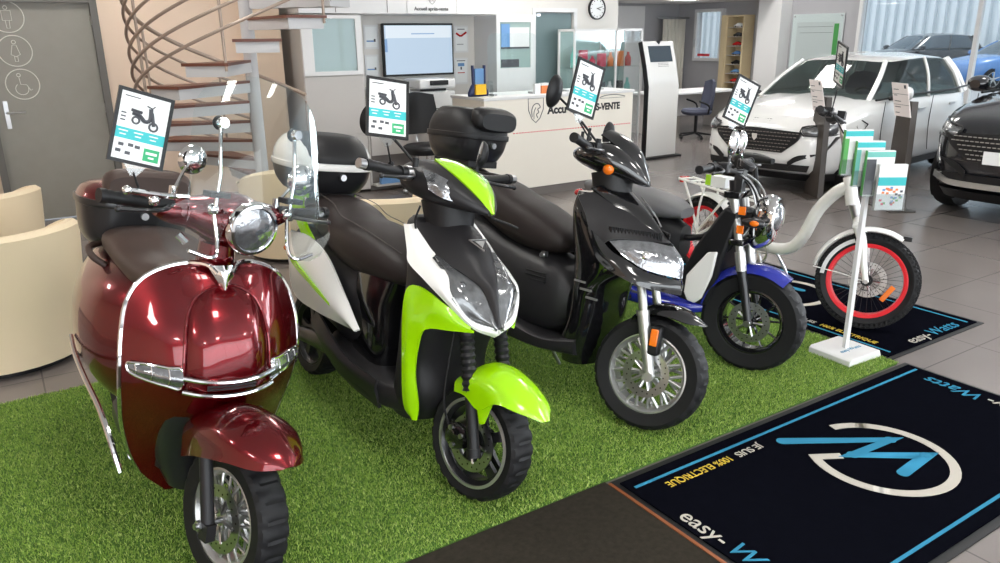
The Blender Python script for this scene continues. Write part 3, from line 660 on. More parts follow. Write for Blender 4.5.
# curtain at the rear
b = B().m('curtain'); pts = [(11.78+k*.018, 11.95+.035*math.sin(k*1.1)) for k in range(34)]
for (a, c), (d_, e_) in zip(pts, pts[1:]):
    V = [b.v(x) for x in ((a, c, .05), (d_, e_, .05), (d_, e_, 1.9), (a, c, 1.9))]; b.f(V)
o = O('curtain', b); o.modifiers.new('solid', 'SOLIDIFY').thickness = .006; place(o, 0, 0); tag(o, 'cream curtain hanging at the rear grey wall', 'curtain')
b = B().m('steel'); b.cyl((11.6, 11.95, 1.92), (12.5, 11.95, 1.92), .012)
o = O('curtain_rod', b); place(o, 0, 0); tag(o, 'thin metal rod holding the cream curtain', 'rod')
b = B().m('panel'); b.box(10.2, 11.5, 12.2, 12.25, 0, 2.15); struct('trim_4', b)
# display shelf with miniatures
t = TR('miniature_shelf', 'narrow beige wooden display case between window and pilaster', 'shelf', 12.3, 10.5)
b = B().m('shelfwood'); b.box(-.12, .17, -.26, -.23, .5, 1.94); b.box(-.12, .17, .13, .16, .5, 1.94); b.box(-.12, .17, -.23, .13, 1.91, 1.94); b.box(-.12, .17, -.23, .13, .5, .53); b.box(.15, .17, -.23, .13, .53, 1.91); b.box(-.13, .16, .16, .28, .5, 1.94); b.box(-.1,.15,-.2,.2,0,.5); O('case', b, parent=t)
for k in range(7):
    b = B().m('panelgrey'); b.box(-.1, .15, -.23, .13, .69+k*.17, .70+k*.17); O('board', b, parent=t)
cl = ['cargrey', 'redlens', 'cardblue', 'frame', 'carblue', 'redlens', 'cargrey', 'card']
cn = ['dark grey', 'red', 'pale blue', 'black', 'blue', 'bright red', 'charcoal', 'white']
pos = ['bottom', 'second', 'third', 'fourth', 'fifth', 'sixth', 'seventh', 'top']
for k in range(8):
    b = B().m(cl[k]); b.loftx([(-.12, .03, .012, .035), (-.08, .038, .01, .05), (-.03, .04, .01, .075), (.03, .04, .01, .078), (.08, .038, .01, .055), (.12, .03, .012, .04)], 14)
    b.m('rubber')
    for x in (-.075, .075):
        for y in (-.038, .03): b.cyl((x, y, .014), (x, y+.008, .014), .014, n=12)
    o = O('model_car', b); place(o, 12.31, 10.45, (.531 if k == 0 else .701+(k-1)*.17), PI/2)
    tag(o, f'small {cn[k]} model car on the {pos[k]} level of the beige display case', 'model car', 'model cars in the display case')
# framed board
t = TR('notice_board', 'clear wall board with grey sheets and a green strip on the right wall', 'notice board', 12.48, 8.86, 0)
b = B().m('clear'); b.box(-.03, -.027, -.5, .52, .9, 1.92); O('cover', b, parent=t)
b = B().m('card'); b.box(-.015, 0, -.5, .52, .9, 1.92); O('board', b, parent=t)
b = B().m('panel'); b.box(-.02, -.016, -.32, .42, .95, 1.78); O('sheet', b, parent=t)
b = B().m('greenstrip'); b.box(-.021, -.017, -.42, -.33, 1.2, 1.75); O('green_strip', b, parent=t)
b = B().m('cardgrey'); b.box(-.022, -.0185, -.3, .4, 1.7, 1.705); b.box(-.022, -.0185, -.3, .35, 1.6, 1.605); O('printed_lines', b, parent=t)
b = B().m('steel')
for y in (-.46, .48):
    for z in (.94, 1.88): b.cyl((-.045, y, z), (0, y, z), .012, n=10)
O('stud', b, parent=t)
# pylons
def pylon(label, p, q):
    t = TR('car_info_pylon', label, 'display stand', p, q, 0, -PI/2-.5, 'car information stands')
    b = B().m('pylon'); b.prism([(-.15, .0), (.15, .0), (.11, 1.0), (-.11, 1.0)], lambda x, z, d: (x, d, z), -.03, .03); O('post', b, parent=t, bev=.003)
    b = B().m('pylon'); b.box(-.2, .2, -.14, .1, 0, .012); O('base_plate', b, parent=t)
    b = B().m('pinkpaper'); b.prism([(-.125, 0), (.125, 0), (.125, .3), (-.125, .3)], lambda x, z, d: (x, -.03+d-z*.25, .86+z), -.008, 0); pl = O('price_panel', b, parent=t)
    b = B().m('cardgrey')
    for k, w_ in enumerate((.06, .09, .1, .05, .08)): b.prism([(-.1, 0), (-.1+w_, 0), (-.1+w_, .006), (-.1, .006)], lambda x, z, d: (x, -.0385+d-(.03+k*.052+z)*.25, .86+.03+k*.052+z), -.001, .002)
    for z0 in (.105, .2): b.prism([(-.12, 0), (.12, 0), (.12, .003), (-.12, .003)], lambda x, z, d: (x, -.0385+d-(z0+z)*.25, .86+z0+z), -.001, .002)
    b.prism([(.07, 0), (.1, 0), (.1, .03), (.07, .03)], lambda x, z, d: (x, -.0385+d-(.255+z)*.25, .86+.255+z), -.001, .002)
    O('printed_lines', b, parent=pl)
pylon('dark brown information pylon between the white car and the black car', 7.05, 3.98)
pylon('dark brown information pylon just behind the white bicycle handlebar', 6.95, 4.78)
# tub chairs
def tub(label, p, q, rot, s=1):
    t = TR('tub_chair', label, 'armchair', p, q, 0, rot, 'cream tub chairs')
    b = B().m('cream'); A = [math.radians(a) for a in range(-130, 131, 10)]
    L = []
    for a in A:
        e = min(1, (130-abs(math.degrees(a)))/25); top = .72-.12*(abs(a)/2.27)**4; c, s_ = math.cos(a), math.sin(a); ring = []
        for r, z in ((.385, .04), (.40, .3), (.425, .6), (.43, top-.02), (.405, top), (.37, top-.0), (.345, top-.03), (.33, .45), (.32, .2), (.32, .04)): ring.append(Vector((c*r, s_*r, z)))
        L.append(ring)
    b.rings(L); b.bm.transform(Matrix.Scale(s, 4)); O('shell', b, parent=t, bev=0)
    b = B().m('cream'); b.loftz([(.06, -.36, .3, .31), (.3, -.38, .31, .315), (.4, -.38, .31, .31), (.435, -.34, .28, .28)], ex=2.6); b.bm.transform(Matrix.Scale(s, 4)); O('seat_cushion', b, parent=t)
    b = B().m('frame'); b.lathe([(.0, 0), (.33, 0), (.33, .04), (0, .04)], (0, 0, 0), (0, 0, 1), 32); b.bm.transform(Matrix.Scale(s, 4)); O('plinth', b, parent=t)
    return t

tub('cream leather tub chair at the left edge in front of the washroom door, nearest one', -.12, 4.63, -1.45)
tub('cream leather tub chair at the left edge, partly behind the nearest tub chair', -.22, 5.85, -1.3)
tub('cream leather tub chair between the red scooter windscreen and the lime scooter', 1.88, 5.8, -.9)
tub('cream leather tub chair seen between the lime scooter seat and the black scooter', 2.02, 4.32, -1.5)
# ================================================================ two-wheelers: shared builders
def scooter(name, label, cat, ox, oy, h, l, k, group=None):
    a, la = math.radians(h), math.radians(l); x = Vector((math.cos(a), math.sin(a), 0)); yh = Vector((-math.sin(a), math.cos(a), 0)); z0 = Vector((0, 0, 1))
    z = z0*math.cos(la)+yh*math.sin(la); y = yh*math.cos(la)-z0*math.sin(la)
    return thing(name, label, cat, group=group, mw=frame((ox, oy, .012), x*k, y*k, z*k))
def steer(deg, p, q):
    "rotation about the steering axis through p (top) and q (bottom)"
    p, q = Vector(p), Vector(q); return Matrix.Translation(p) @ Matrix.Rotation(math.radians(deg), 4, (p-q).normalized()) @ Matrix.Translation(-p)
def wheel(par, name, c, rt, w, rr_, style, rim='silver', xf=None, disc=True, side=-1):
    c = Vector(c); ax = (0, 1, 0); h = w/2
    def prof(r, w2, rin): return [(rin, -w2*.62), (rin+.012, -w2*.86), (r*.9, -w2), (r*.965, -w2*.86), (r*.99, -w2*.6), (r, -w2*.25), (r, w2*.25), (r*.99, w2*.6), (r*.965, w2*.86), (r*.9, w2), (rin+.012, w2*.86), (rin, w2*.62)]
    def groove(j, i):
        if i in (3, 4, 7, 8): return .006 if (j+(1 if i in (3, 8) else 0)) % 6 < 2 else 0
        if i in (5, 6): return .006 if ((j+2) % 6) < 1 else 0
        return 0
    b = B().m('rubber'); b.lathe(prof(rt, h, rr_-.006), c, ax, 144, closed=True, mod=groove); ty = O('tyre', b, ang=30, xf=xf)
    b = B().m(rim)
    for s in (-1, 1): b.lathe([(rr_, s*h*.62), (rr_+.006, s*h*.78), (rr_-.004, s*h*.82), (rr_-.016, s*h*.55), (rr_-.02, s*h*.3), (rr_-.012, s*h*.28)], c, ax, 72, closed=True)
    b.lathe([(rr_-.02, -h*.5), (rr_-.02, h*.5), (rr_-.008, h*.5), (rr_-.008, -h*.5)], c, ax, 72, closed=True)
    nm = 'rim'
    P = lambda r, a, y: c+Vector((r*math.cos(a), y, r*math.sin(a)))
    if style == 'multi':
        for s in (-1, 1):
            for k in range(9):
                a = k*2*PI/9+(0 if s < 0 else .3)
                for d in (-.12, .12): b.tube([P(.022, a, s*h*.4), P(rr_*.45, a+d*.55, s*h*.62), P(rr_-.016, a+d*1.6, s*h*.5)], [.008, .0045], 6, 4)
        b.cyl(c-Vector((0, h*.75, 0)), c+Vector((0, h*.75, 0)), .03, n=24)
    elif style == 'five':
        for k in range(5):
            a = k*2*PI/5+.5; d = Vector((-math.sin(a), 0, math.cos(a)))
            for s in (-1, 1):
                L = [[P(r, a, s*h*y0)+d*wd*e for e, y0 in ((-1, .2), (-1, .5), (1, .5), (1, .2))] for r, wd in ((.025, .02), (rr_*.5, .014), (rr_-.015, .02))]; b.rings(L)
        b.cyl(c-Vector((0, h*.7, 0)), c+Vector((0, h*.7, 0)), .042, n=24)
    elif style == 'ypair':
        for s in (-1, 1):
            for k in range(10):
                a = k*2*PI/10+(0 if s < 0 else .31)
                b.tube([P(.026, a, s*h*.45), P(rr_*.5, a, s*h*.68)], .0085, 8)
                for d in (-.16, .16): b.tube([P(rr_*.5, a, s*h*.68), P(rr_-.016, a+d, s*h*.5)], .007, 8)
        b.cyl(c-Vector((0, h*.8, 0)), c+Vector((0, h*.8, 0)), .032, n=24)
    elif style == 'ten':
        for k in range(10):
            a = k*2*PI/10+.1; b.tube([P(.028, a, 0), P(rr_-.014, a, 0)], [.0075, .005], 8)
        b.cyl(c-Vector((0, h*.7, 0)), c+Vector((0, h*.7, 0)), .034, n=24)
    ri = O(nm, b, xf=xf, parent=None)
    r_ = ri; r_.name = name; r_.data.name = name; r_.parent = par; ty.parent = r_
    if style == 'wire':
        b = B().m('dark')
        for k in range(36):
            a = k*2*PI/36; s = 1 if k % 2 else -1; b.tube([P(.022, a+.5*(1 if k % 4 < 2 else -1), s*h*.45), P(rr_-.012, a, s*.004)], .0012, 5)
        b.cyl(c-Vector((0, h*.75, 0)), c+Vector((0, h*.75, 0)), .02, n=20)
        for s in (-1, 1): b.cyl(c+Vector((0, s*h*.45, 0)), c+Vector((0, s*h*.5, 0)), .03, n=20)
        O('spokes', b, parent=r_, xf=xf)
    if disc:
        y = side*h*.95; b = B().m('steel'); b.lathe([(.065, 0), (.1, 0), (.1, .004), (.065, .004)], c+Vector((0, y, 0)), ax, 60, closed=True)
        for k in range(5): a = k*2*PI/5; b.tube([P(.02, a, y+.002), P(.07, a, y+.002)], .006, 6)
        b.m('dark')
        for k in range(24):
            a = k*2*PI/24; q = P(.083+.007*(k % 3-1), a, y); b.cyl(q-Vector((0, .0008, 0)), q+Vector((0, .0048, 0)), .0032, n=8)
        O('brake_disc', b, parent=r_, xf=xf)
    return r_
def grip(par, s, y0, y1, x, z, xf=None, col='dark', lever='satin', dz=0, dx=0):
    "one handlebar end: rubber grip and lever as parts"
    b = B().m(col)
    N = 12; pts = [Vector((x+dx*k/N, s*(y0+(y1-y0)*k/N), z+dz*k/N)) for k in range(N+1)]
    b.tube(pts, [.0165+(.0018 if k % 2 else 0) for k in range(N+1)], 14); e = pts[-1]; b.tube([e, e+Vector((0, s*.018, 0))], .02, 14)
    b.tube([pts[0]-Vector((0, s*.05, 0)), pts[0]+Vector((0, s*.01, 0))], .024, 14)
    g = O('handlebar_grip', b, parent=par, xf=xf)
    b = B().m(lever); b.tube([(x+.02, s*(y0-.035), z), (x+.06, s*(y0+.0), z-.004), (x+.075, s*(y0+.06), z-.008), (x+.055, s*(y1-.01), z-.012)], [.007, .0065, .006, .006], 8, 4); b.sph((x+.055, s*(y1-.01), z-.012), .009, 10)
    O('brake_lever', b, parent=par, xf=xf); return g
def mirror(par, base, top, r, xf=None, arm='chrome', head='chrome', face=(-1, 0, .1), oval=1):
    base, top = Vector(base), Vector(top)
    b = B().m(arm); mid = (base+top)/2+Vector((0, 0, .01)); b.tube([base, mid, top], .005, 8, 4); b.cyl(base-Vector((0, 0, .01)), base+Vector((0, 0, .02)), .011, n=12); a = O('mirror_arm', b, parent=par, xf=xf)
    f = Vector(face).normalized(); X = Matrix.Translation(top) @ f.to_track_quat('Z', 'Y').to_matrix().to_4x4() @ Matrix.Diagonal((1, oval, 1, 1))
    b = B().m(head); b.lathe([(r, .0), (r*.98, -.008), (r*.8, -.02), (r*.4, -.03), (.001, -.033)], (0, 0, 0), (0, 0, 1), 32); b.xf(X); o = O('mirror_shell', b, parent=a, xf=xf)
    b = B().m('mirror'); b.lathe([(r*.93, .001), (.001, .0012)], (0, 0, 0), (0, 0, 1), 32); b.xf(X); O('mirror_glass', b, parent=a, xf=xf)
def seat(par, secs, m, name='seat', ex=2.7, line=None):
    b = B().m(m); b.loftx(secs, 28, ex, 5); o = O(name, b, parent=par)
    if line: b = B().m('stitch'); b.tube(line, .002, 6, 5); O('piping', b, parent=o)
    return o
def topbox(par, x0, x1, hw, z0, z1, lid='dark', band='dark', pad=True, base='satin', fr=.42):
    w = x1-x0; h = z1-z0; zm = z0+h*fr
    b = B().m(base); b.loftz([(z0, x0+w*.14, x1-w*.14, hw*.72), (z0+h*.03, x0+w*.1, x1-w*.1, hw*.78), (z0+h*.2, x0+w*.04, x1-w*.04, hw*.92), (zm, x0, x1, hw*.985)], 40, 2.8); o = O('luggage_box', b, parent=par)
    b = B().m(band); b.loftz([(zm, x0-.004, x1+.004, hw), (zm+.004, x0-.006, x1+.006, hw+.004), (zm+h*.1, x0-.006, x1+.006, hw+.004), (zm+h*.105, x0, x1, hw)], 40, 2.8, 2); O('rim_band', b, parent=o)
    b = B().m(lid); b.loftz([(zm+h*.1, x0, x1, hw), (zm+h*min(.25, .97-fr-.2), x0+w*.01, x1-w*.015, hw*.98), (zm+h*min(.42, .97-fr-.08), x0+w*.07, x1-w*.1, hw*.9), (z1-.008, x0+w*.17, x1-w*.22, hw*.76), (z1, x0+w*.27, x1-w*.32, hw*.6)], 40, 2.7, 5); O('lid', b, parent=o)
    b = B().m('steel'); b.cyl((x1-.002, 0, zm-.025), (x1+.012, 0, zm-.025), .014, n=16); O('lock', b, parent=o)
    b = B().m('dark'); b.box(x0+w*.15, x1-w*.15, -.1, .1, z0-.03, z0+.005); O('mounting_plate', b, parent=par, bev=.005)
    return o
# ================================================================ red retro scooter
t = scooter('retro_scooter', 'candy red retro scooter with round headlamp, windscreen and chrome trim', 'scooter', -.842, 1.985, -53.3, 9.3, 1.027)
SR = steer(14, (-.27, 0, .95), (.0, 0, .2))
def shx(y, z):
    "front surface of the red leg shield"
    zc = [(.15, -.31), (.25, -.30), (.35, -.25), (.45, -.16), (.55, -.10), (.62, -.085), (.72, -.10), (.82, -.15), (.9, -.2), (.95, -.23)]
    for (a, xa), (c, xc) in zip(zc, zc[1:]):
        if z <= c: f = (z-a)/(c-a); f = f*f*(3-2*f) if 0 else f; x = xa+(xc-xa)*f; break
    return x-.14*(abs(y)/.26)**2.3*(1 if z > .45 else max(.25, (z-.2)/.25))
HW = [(.925, .095), (.9, .165), (.86, .212), (.8, .243), (.72, .258), (.62, .262), (.52, .255), (.42, .24), (.32, .215), (.24, .18), (.17, .11)]
rows = [[(shx(w*f, z), w*f, z+(.0 if zi else -.02*(1-abs(f)))) for f in (-1, -.75, -.5, -.25, 0, .25, .5, .75, 1)] for zi, (z, w) in enumerate(HW)]
b = B().m('red'); b.patch(rows, .022, 3, 4, inward=(-.8, 0, .5)); O('leg_shield', b, parent=t, ang=50)
b = B().m('chrome')
edge = [(shx(w, z)-.008, -w-.002, z) for z, w in HW[::-1]][1:]+[(-.2, -.045, .928), (-.175, -.02, .905)]
b.tube(edge, .0085, 8, 4); b.tube([(x, -y, z) for x, y, z in edge], .0085, 8, 4); O('chrome_edging', b, parent=t)
b = B().m('chrome'); b.patch([[(-.19, -.045, .925), (-.17, 0, .93), (-.19, .045, .925)], [(-.178, -.03, .9), (-.158, 0, .905), (-.178, .03, .9)], [(-.17, -.008, .862), (-.158, 0, .858), (-.17, .008, .862)]], .012, inward=(-.5, 0, .9)); O('crest', b, parent=t)
# raised centre cover with its arched outline
def arch(z): 
    T = [(.868, .02), (.86, .05), (.835, .085), (.79, .107), (.72, .118), (.64, .122), (.585, .123)]
    for (a, wa), (c, wc) in zip(T, T[1:]):
        if z >= c: return wa+(wc-wa)*(a-z)/(a-c)
    return .123
zs = (.868, .86, .835, .79, .72, .64, .585)
rows = [[(shx(arch(z)*f, z)+.004+.03*(1-abs(f)**4)*min(1, (.88-z)/.08), arch(z)*f, z) for f in (-1, -.85, -.5, 0, .5, .85, 1)] for z in zs]
b = B().m('red'); b.patch(rows, .006, 4, 4, inward=(-.6, 0, .7)); O('centre_cover', b, parent=t)
b = B().m('red'); L_ = [(shx(arch(z), z)+.006, -arch(z)-.003, z) for z in zs[::-1]]; b.tube(L_+[(x, -y, z) for x, y, z in L_[::-1]], .005, 8, 3); O('cover_bead', b, parent=t)
# bar and lamps
for s in (-1, 1):
    b = B().m('lens'); rws = [[(shx(y, z)+.014+bz, s*y, z) for y, z in ((.128, .585+dz*.058), (.16, .59+dz*.056), (.2, .6+dz*.05), (.235, .612+dz*.036), (.25, .625+dz*.02))] for dz, bz in ((0, -.006), (.5, .008), (1, -.006))]
    b.patch(rws, .016, 4, 4, inward=(-.6, 0, .6)); lp = O('front_lamp', b, parent=t)
    b = B().m('chrome'); lo = [Vector(p) for p in rws[0]]; hi = [Vector(p) for p in rws[2]]; b.tube(lo+hi[::-1], .0045, 8, 3, closed=True)
    for k in (1, 2, 3): b.tube([Vector(rws[0][k]), Vector(rws[1][k]), Vector(rws[2][k])], .002, 6, 3)
    O('lamp_bezel', b, parent=lp)
b = B().m('chrome')
for z, dz in ((.625, .0), (.588, -.006)): b.tube([(shx(y, z)+.028+.01*(1-(y/.13)**2), y, z+dz-.012*(1-(y/.13)**2)) for y in (-.13, -.09, -.045, 0, .045, .09, .13)], .007, 8, 3)
br = O('chrome_bar', b, parent=t)
b = B().m('dark')
for z in (.6, .609): b.tube([(shx(y, z)+.03, y, z-.01) for y in (-.07, 0, .07)], .004, 6, 3)
O('grille_slot', b, parent=t)
# front mudguard (steers)
def fend(par, name, m, ridge, edge, mid, xf=None, th=.006, inward=(0, 0, .2)):
    b = B().m(m); rows = [[(e[0], -e[1], e[2]), (mm[0], -mm[1], mm[2]), rg, (mm[0], mm[1], mm[2]), (e[0], e[1], e[2])] for rg, e, mm in zip(ridge, edge, mid)]
    b.patch(rows, th, 4, 4, inward=inward); return O(name, b, parent=par, xf=xf)
fend(t, 'front_fender', 'red', [(-.16, 0, .50), (-.05, 0, .548), (.06, 0, .562), (.14, 0, .55), (.22, 0, .515), (.262, 0, .478)], [(-.15, .105, .36), (-.06, .115, .40), (.05, .118, .435), (.13, .11, .455), (.21, .075, .46), (.255, .02, .47)],
     [(-.16, .092, .46), (-.05, .1, .50), (.06, .1, .515), (.14, .088, .515), (.215, .055, .495), (.26, .012, .476)], steer(9, (-.27, 0, .95), (.0, 0, .2)))
b = B().m('satin'); b.loftz([(.2, -.42, -.22, .11), (.3, -.40, -.22, .15), (.42, -.36, -.17, .16), (.55, -.3, -.13, .17)], 24, 2.8); O('inner_shield', b, parent=t)
wheel(t, 'front_wheel', (0, 0, .215), .215, .1, .145, 'multi', 'silver', SR)
b = B().m('matte'); b.tube([(-.055, -.092, .46), (-.02, -.092, .34), (.018, -.092, .2)], .019, 14); b.box(.0, .04, -.11, -.08, .175, .225); O('fork_leg', b, parent=t, xf=SR)
b = B().m('matte'); b.tube([(-.055, .092, .46), (-.02, .092, .34), (.018, .092, .2)], .019, 14); b.box(.0, .04, .08, .11, .175, .225); O('fork_leg', b, parent=t, xf=SR)
b = B().m('steel'); b.cyl((.0, -.125, .212), (.0, .125, .212), .009); b.cyl((0, -.118, .212), (0, -.108, .212), .016, n=6); O('axle', b, parent=t, xf=SR)
# headset
b = B().m('red'); b.tube([(-.27, 0, .9), (-.255, 0, .99)], [.06, .05], 24); O('headset_neck', b, parent=t)
b = B().m('red'); nac = [(-.21, .018), (-.17, .036), (-.1, .05), (-.05, .07), (0, .078), (.05, .07), (.1, .05), (.17, .036), (.21, .018)]
L = []
for y, r in cr([(y, r, 0) for y, r in nac], 5) and [(v.x, v.y) for v in cr([(y, r, 0) for y, r in nac], 5)]:
    f = 1-min(1, abs(y)/.12)**2; cx = -.25+.03*f; cz = 1.07-.012*f; L.append([(cx+(r*1.1+.01*f)*math.cos(a), y, cz+(r+.004*f)*math.sin(a)) for a in [k*2*PI/24 for k in range(24)]])
b.rings(L); O('handlebar_cowl', b, parent=t, xf=SR)
hx = Vector((.99, 0, -.12)).normalized()
b = B().m('chrome'); b.lathe([(.062, 0), (.078, -.0), (.08, .012), (.074, .024), (.066, .026), (.064, .01)], (-.105, 0, 1.055), hx, 48, closed=True); hl = O('headlamp', b, parent=t, xf=SR)
b = B().m('lens'); b.lathe([(.067, .012), (.066, .02), (.045, .03), (.02, .034), (.001, .035)], (-.105, 0, 1.055), hx, 48); O('headlamp_glass', b, parent=hl, xf=SR)
b = B().m('dark'); b.lathe([(.001, 0), (.05, 0), (.066, .03)], (-.15, 0, 1.055), hx, 32); O('headlamp_bucket', b, parent=hl, xf=SR)
for s in (-1, 1): grip(t, s, .22, .35, -.24, 1.085, SR, 'dark', 'satin', dz=.012)
b = B().m('chrome'); b.tube([(-.17, -.33, 1.125), (-.16, -.24, 1.12), (-.175, -.16, 1.12)], .008, 8, 4); b.sph((-.17, -.33, 1.125), .013, 10); b.sph((-.163, -.26, 1.105), .016, 10); b.tube([(-.15, -.19, 1.02), (-.14, -.17, 1.0)], .011, 8); O('chrome_clamp', b, parent=t, xf=SR)
# windscreen
cols = []
def lin(T, v):
    for (a, p), (c, q) in zip(T, T[1:]):
        if v <= c: return p+(q-p)*(v-a)/(c-a)
    return T[-1][1]
ZL = [(0, 1.125), (.07, 1.12), (.1, 1.09), (.12, 1.02), (.15, .975), (.2, .965), (.25, .985), (.28, 1.04)]
ZH = [(0, 1.475), (.08, 1.47), (.15, 1.44), (.19, 1.39), (.205, 1.3), (.21, 1.17), (.22, 1.125), (.25, 1.11), (.28, 1.05)]
ys = [-.28, -.27, -.25, -.22, -.21, -.205, -.19, -.15, -.12, -.1, -.07, -.035, 0]; ys += [-y for y in ys[-2::-1]]
for y in ys:
    a, c = lin(ZL, abs(y)), lin(ZH, abs(y)); cols.append([(-.055-.5*y*y-.22*max(0, z-1.12), y, z) for z in [a+(c-a)*k/10 for k in range(11)]])
b = B().m('clear'); b.patch(cols, .003, 2, 2, inward=(-.6, 0, 1.2), sharp=False); O('windscreen', b, parent=t, xf=SR)
b = B().m('chrome')
for s in (-1, 1):
    b.tube([(-.1, s*.12, 1.1), (-.095, s*.12, 1.2), (-.125, s*.12, 1.335)], .0055, 8); b.lathe([(.014, -.008), (.016, 0), (.014, .014)], (-.118, s*.12, 1.335), (1, 0, .1), 16); b.sph((-.11, s*.12, 1.1), .017, 12)
    b.tube([(-.11, s*.12, 1.1), (-.075, s*.115, 1.0), (-.06, s*.14, .975), (-.07, s*.2, .99)], .0055, 8, 4)
O('windscreen_bracket', b, parent=t, xf=SR)
b = B().m('dark')
for s in (-1, 1): b.lathe([(.017, -.02), (.02, -.014), (.017, -.006)], (-.118, s*.12, 1.335), (1, 0, .1), 16); b.box(-.12, -.08, s*.12-.03, s*.12+.03, 1.135, 1.15)
O('bracket_clamp', b, parent=t, xf=SR)
mirror(t, (-.24, -.17, 1.12), (-.37, -.05, 1.21), .045, SR); mirror(t, (-.24, .17, 1.11), (-.24, .25, 1.195), .05, SR)
# body
b = B().m('red'); b.loftx([(-1.52, .03, .56, .66), (-1.46, .1, .46, .74), (-1.34, .19, .34, .79), (-1.15, .245, .27, .8), (-.98, .255, .25, .8), (-.82, .23, .25, .79), (-.7, .17, .27, .76), (-.62, .12, .3, .7)], 36, 2.3, 5); O('rear_body', b, parent=t)
b = B().m('satin'); b.loftx([(-.75, .18, .24, .33), (-.6, .19, .25, .31), (-.42, .18, .25, .31), (-.28, .14, .25, .32)], 24, 5, 3); O('footboard', b, parent=t)
b = B().m('chrome')
for s in (-1, 1): b.tube([(-1.05, s*.262, .47), (-.9, s*.272, .45), (-.68, s*.275, .43), (-.5, s*.268, .40), (-.39, s*.255, .33), (-.345, s*.235, .24)], .009, 8, 4)
O('side_bar', b, parent=t)
wheel(t, 'rear_wheel', (-1.3, 0, .215), .215, .1, .145, 'multi', 'silver', disc=False)
seat(t, [(-1.22, .09, .8, .84), (-1.12, .15, .77, .875), (-.95, .165, .76, .885), (-.8, .165, .75, .87), (-.65, .15, .73, .86), (-.52, .12, .73, .85), (-.45, .07, .75, .82)], 'seatbrown', ex=2.5)
b = B().m('seatbrown'); b.tube([(-1.15, -.15, .8), (-1.08, -.2, .8), (-1.0, -.2, .78), (-.98, -.16, .75)], .012, 10, 4); b.tube([(-1.15, .15, .8), (-1.08, .2, .8), (-1.0, .2, .78), (-.98, .16, .75)], .012, 10, 4); O('grab_handle', b, parent=t)
topbox(t, -1.51, -1.12, .205, .77, 1.02, lid='red', band='satin', fr=.66)
b = B().m('seatbrown'); b.loftx([(-1.14, .13, .995, 1.05), (-1.12, .15, .97, 1.09), (-1.07, .155, .96, 1.095), (-1.045, .14, .975, 1.07)], 24, 3.5, 3); O('box_backrest', b, parent=t)
b = B().m('redlens'); b.sph((-1.5, 0, .62), (.03, .05, .035), 14); O('tail_lamp', b, parent=t)
b = B().m('steel'); b.tube([(-.75, .14, .25), (-.72, .2, .1), (-.7, .24, .035)], .009, 8); O('side_stand', b, parent=t)
# ================================================================ lime scooter
t = scooter('electric_scooter', 'lime green, white and black electric scooter with black luggage box', 'scooter', -.1, 2.44, -53, 8, 1.03, group=None)
IN = (-.6, 0, .6)
SG = steer(11, (-.3, 0, .98), (.0, 0, .2))
b = B().m('white')
outer = [(-.37, -.15, .905), (-.29, -.178, .83), (-.254, -.19, .792), (-.164, -.182, .754), (-.09, -.16, .711), (.003, -.09, .625), (.018, 0, .585)]
inner = [(-.345, -.12, .91), (-.27, -.122, .868), (-.2, -.118, .83), (-.11, -.122, .778), (-.058, -.135, .724), (-.012, -.082, .648), (.036, 0, .622)]
b.patch([[o, ((o[0]+i[0])/2+.012, (o[1]+i[1])/2-.006, (o[2]+i[2])/2), i] for o, i in zip(outer, inner)], .008, 4, 5, mirror=True, inward=IN); O('front_panel', b, parent=t, label='white front side panels')
b = B().m('lensdark')
up = [(-.2, -.116, .83), (-.12, -.085, .792), (-.042, -.037, .748), (0, -.018, .69), (.037, -.003, .626)]; lo = [(-.198, -.12, .824), (-.11, -.124, .774), (-.055, -.136, .722), (-.013, -.084, .648), (.034, -.001, .62)]
b.patch([[p, (p[0]*.5+q[0]*.5+.012, p[1]*.5+q[1]*.5-.012, p[2]*.5+q[2]*.5), q] for p, q in zip(up, lo)], .01, 5, 5, mirror=True, inward=IN); hd = O('headlamp', b, parent=t)
b = B().m('lens')
for s in (-1, 1): b.sph((-.075, s*.092, .735), (.03, .026, .03), 16); b.sph((-.035, s*.055, .69), (.022, .02, .022), 14)
O('projector', b, parent=hd)
b = B().m('silver'); 
for s in (-1, 1): b.tube([(-.05, s*.137, .716), (-.01, s*.088, .645), (.037, s*.004, .617)], .005, 8, 4)
O('lamp_trim', b, parent=hd)
b = B().m('matte')
rows = [[(-.345, -.122, .91), (-.275, -.06, .93), (-.235, 0, .935)], [(-.27, -.122, .868), (-.195, -.06, .895), (-.16, 0, .893)], [(-.2, -.117, .83), (-.125, -.06, .85), (-.085, 0, .838)], [(-.12, -.085, .795), (-.07, -.042, .8), (-.045, 0, .79)], [(-.04, -.037, .75), (-.012, -.018, .75), (0, 0, .745)], [(.003, -.02, .69), (.018, -.009, .69), (.024, 0, .688)], [(.04, -.005, .625), (.043, -.002, .622), (.045, 0, .62)]]
b.patch([r+[(x, -y, z) for x, y, z in r[1::-1]] for r in rows], .008, 4, 4, inward=IN); fp = O('nose_panel', b, parent=t)
b = B().m('steel'); E_ = [(-.135, -.035, .883), (-.135, .035, .883), (-.092, 0, .852)]; b.tube([(x+.008, y, z+.008) for x, y, z in E_], .003, 6, closed=True); b.m('silver'); b.prism([(-.02, .012), (.02, .012), (0, -.014)], lambda y, u_, d: (-.118-u_*.7+d+.012, y, .874+u_*.7+.006), -.002, .003); O('badge', b, parent=fp)
b = B().m('lime')
A_ = [(.0, -.085, .634), (-.09, -.168, .703), (-.2, -.2, .727), (-.226, -.216, .66), (-.21, -.214, .45), (-.198, -.202, .3), (-.168, -.182, .25)]
C_ = [(.014, -.085, .608), (-.045, -.135, .603), (-.125, -.185, .59), (-.152, -.192, .52), (-.158, -.188, .42), (-.14, -.178, .31), (-.142, -.176, .255)]
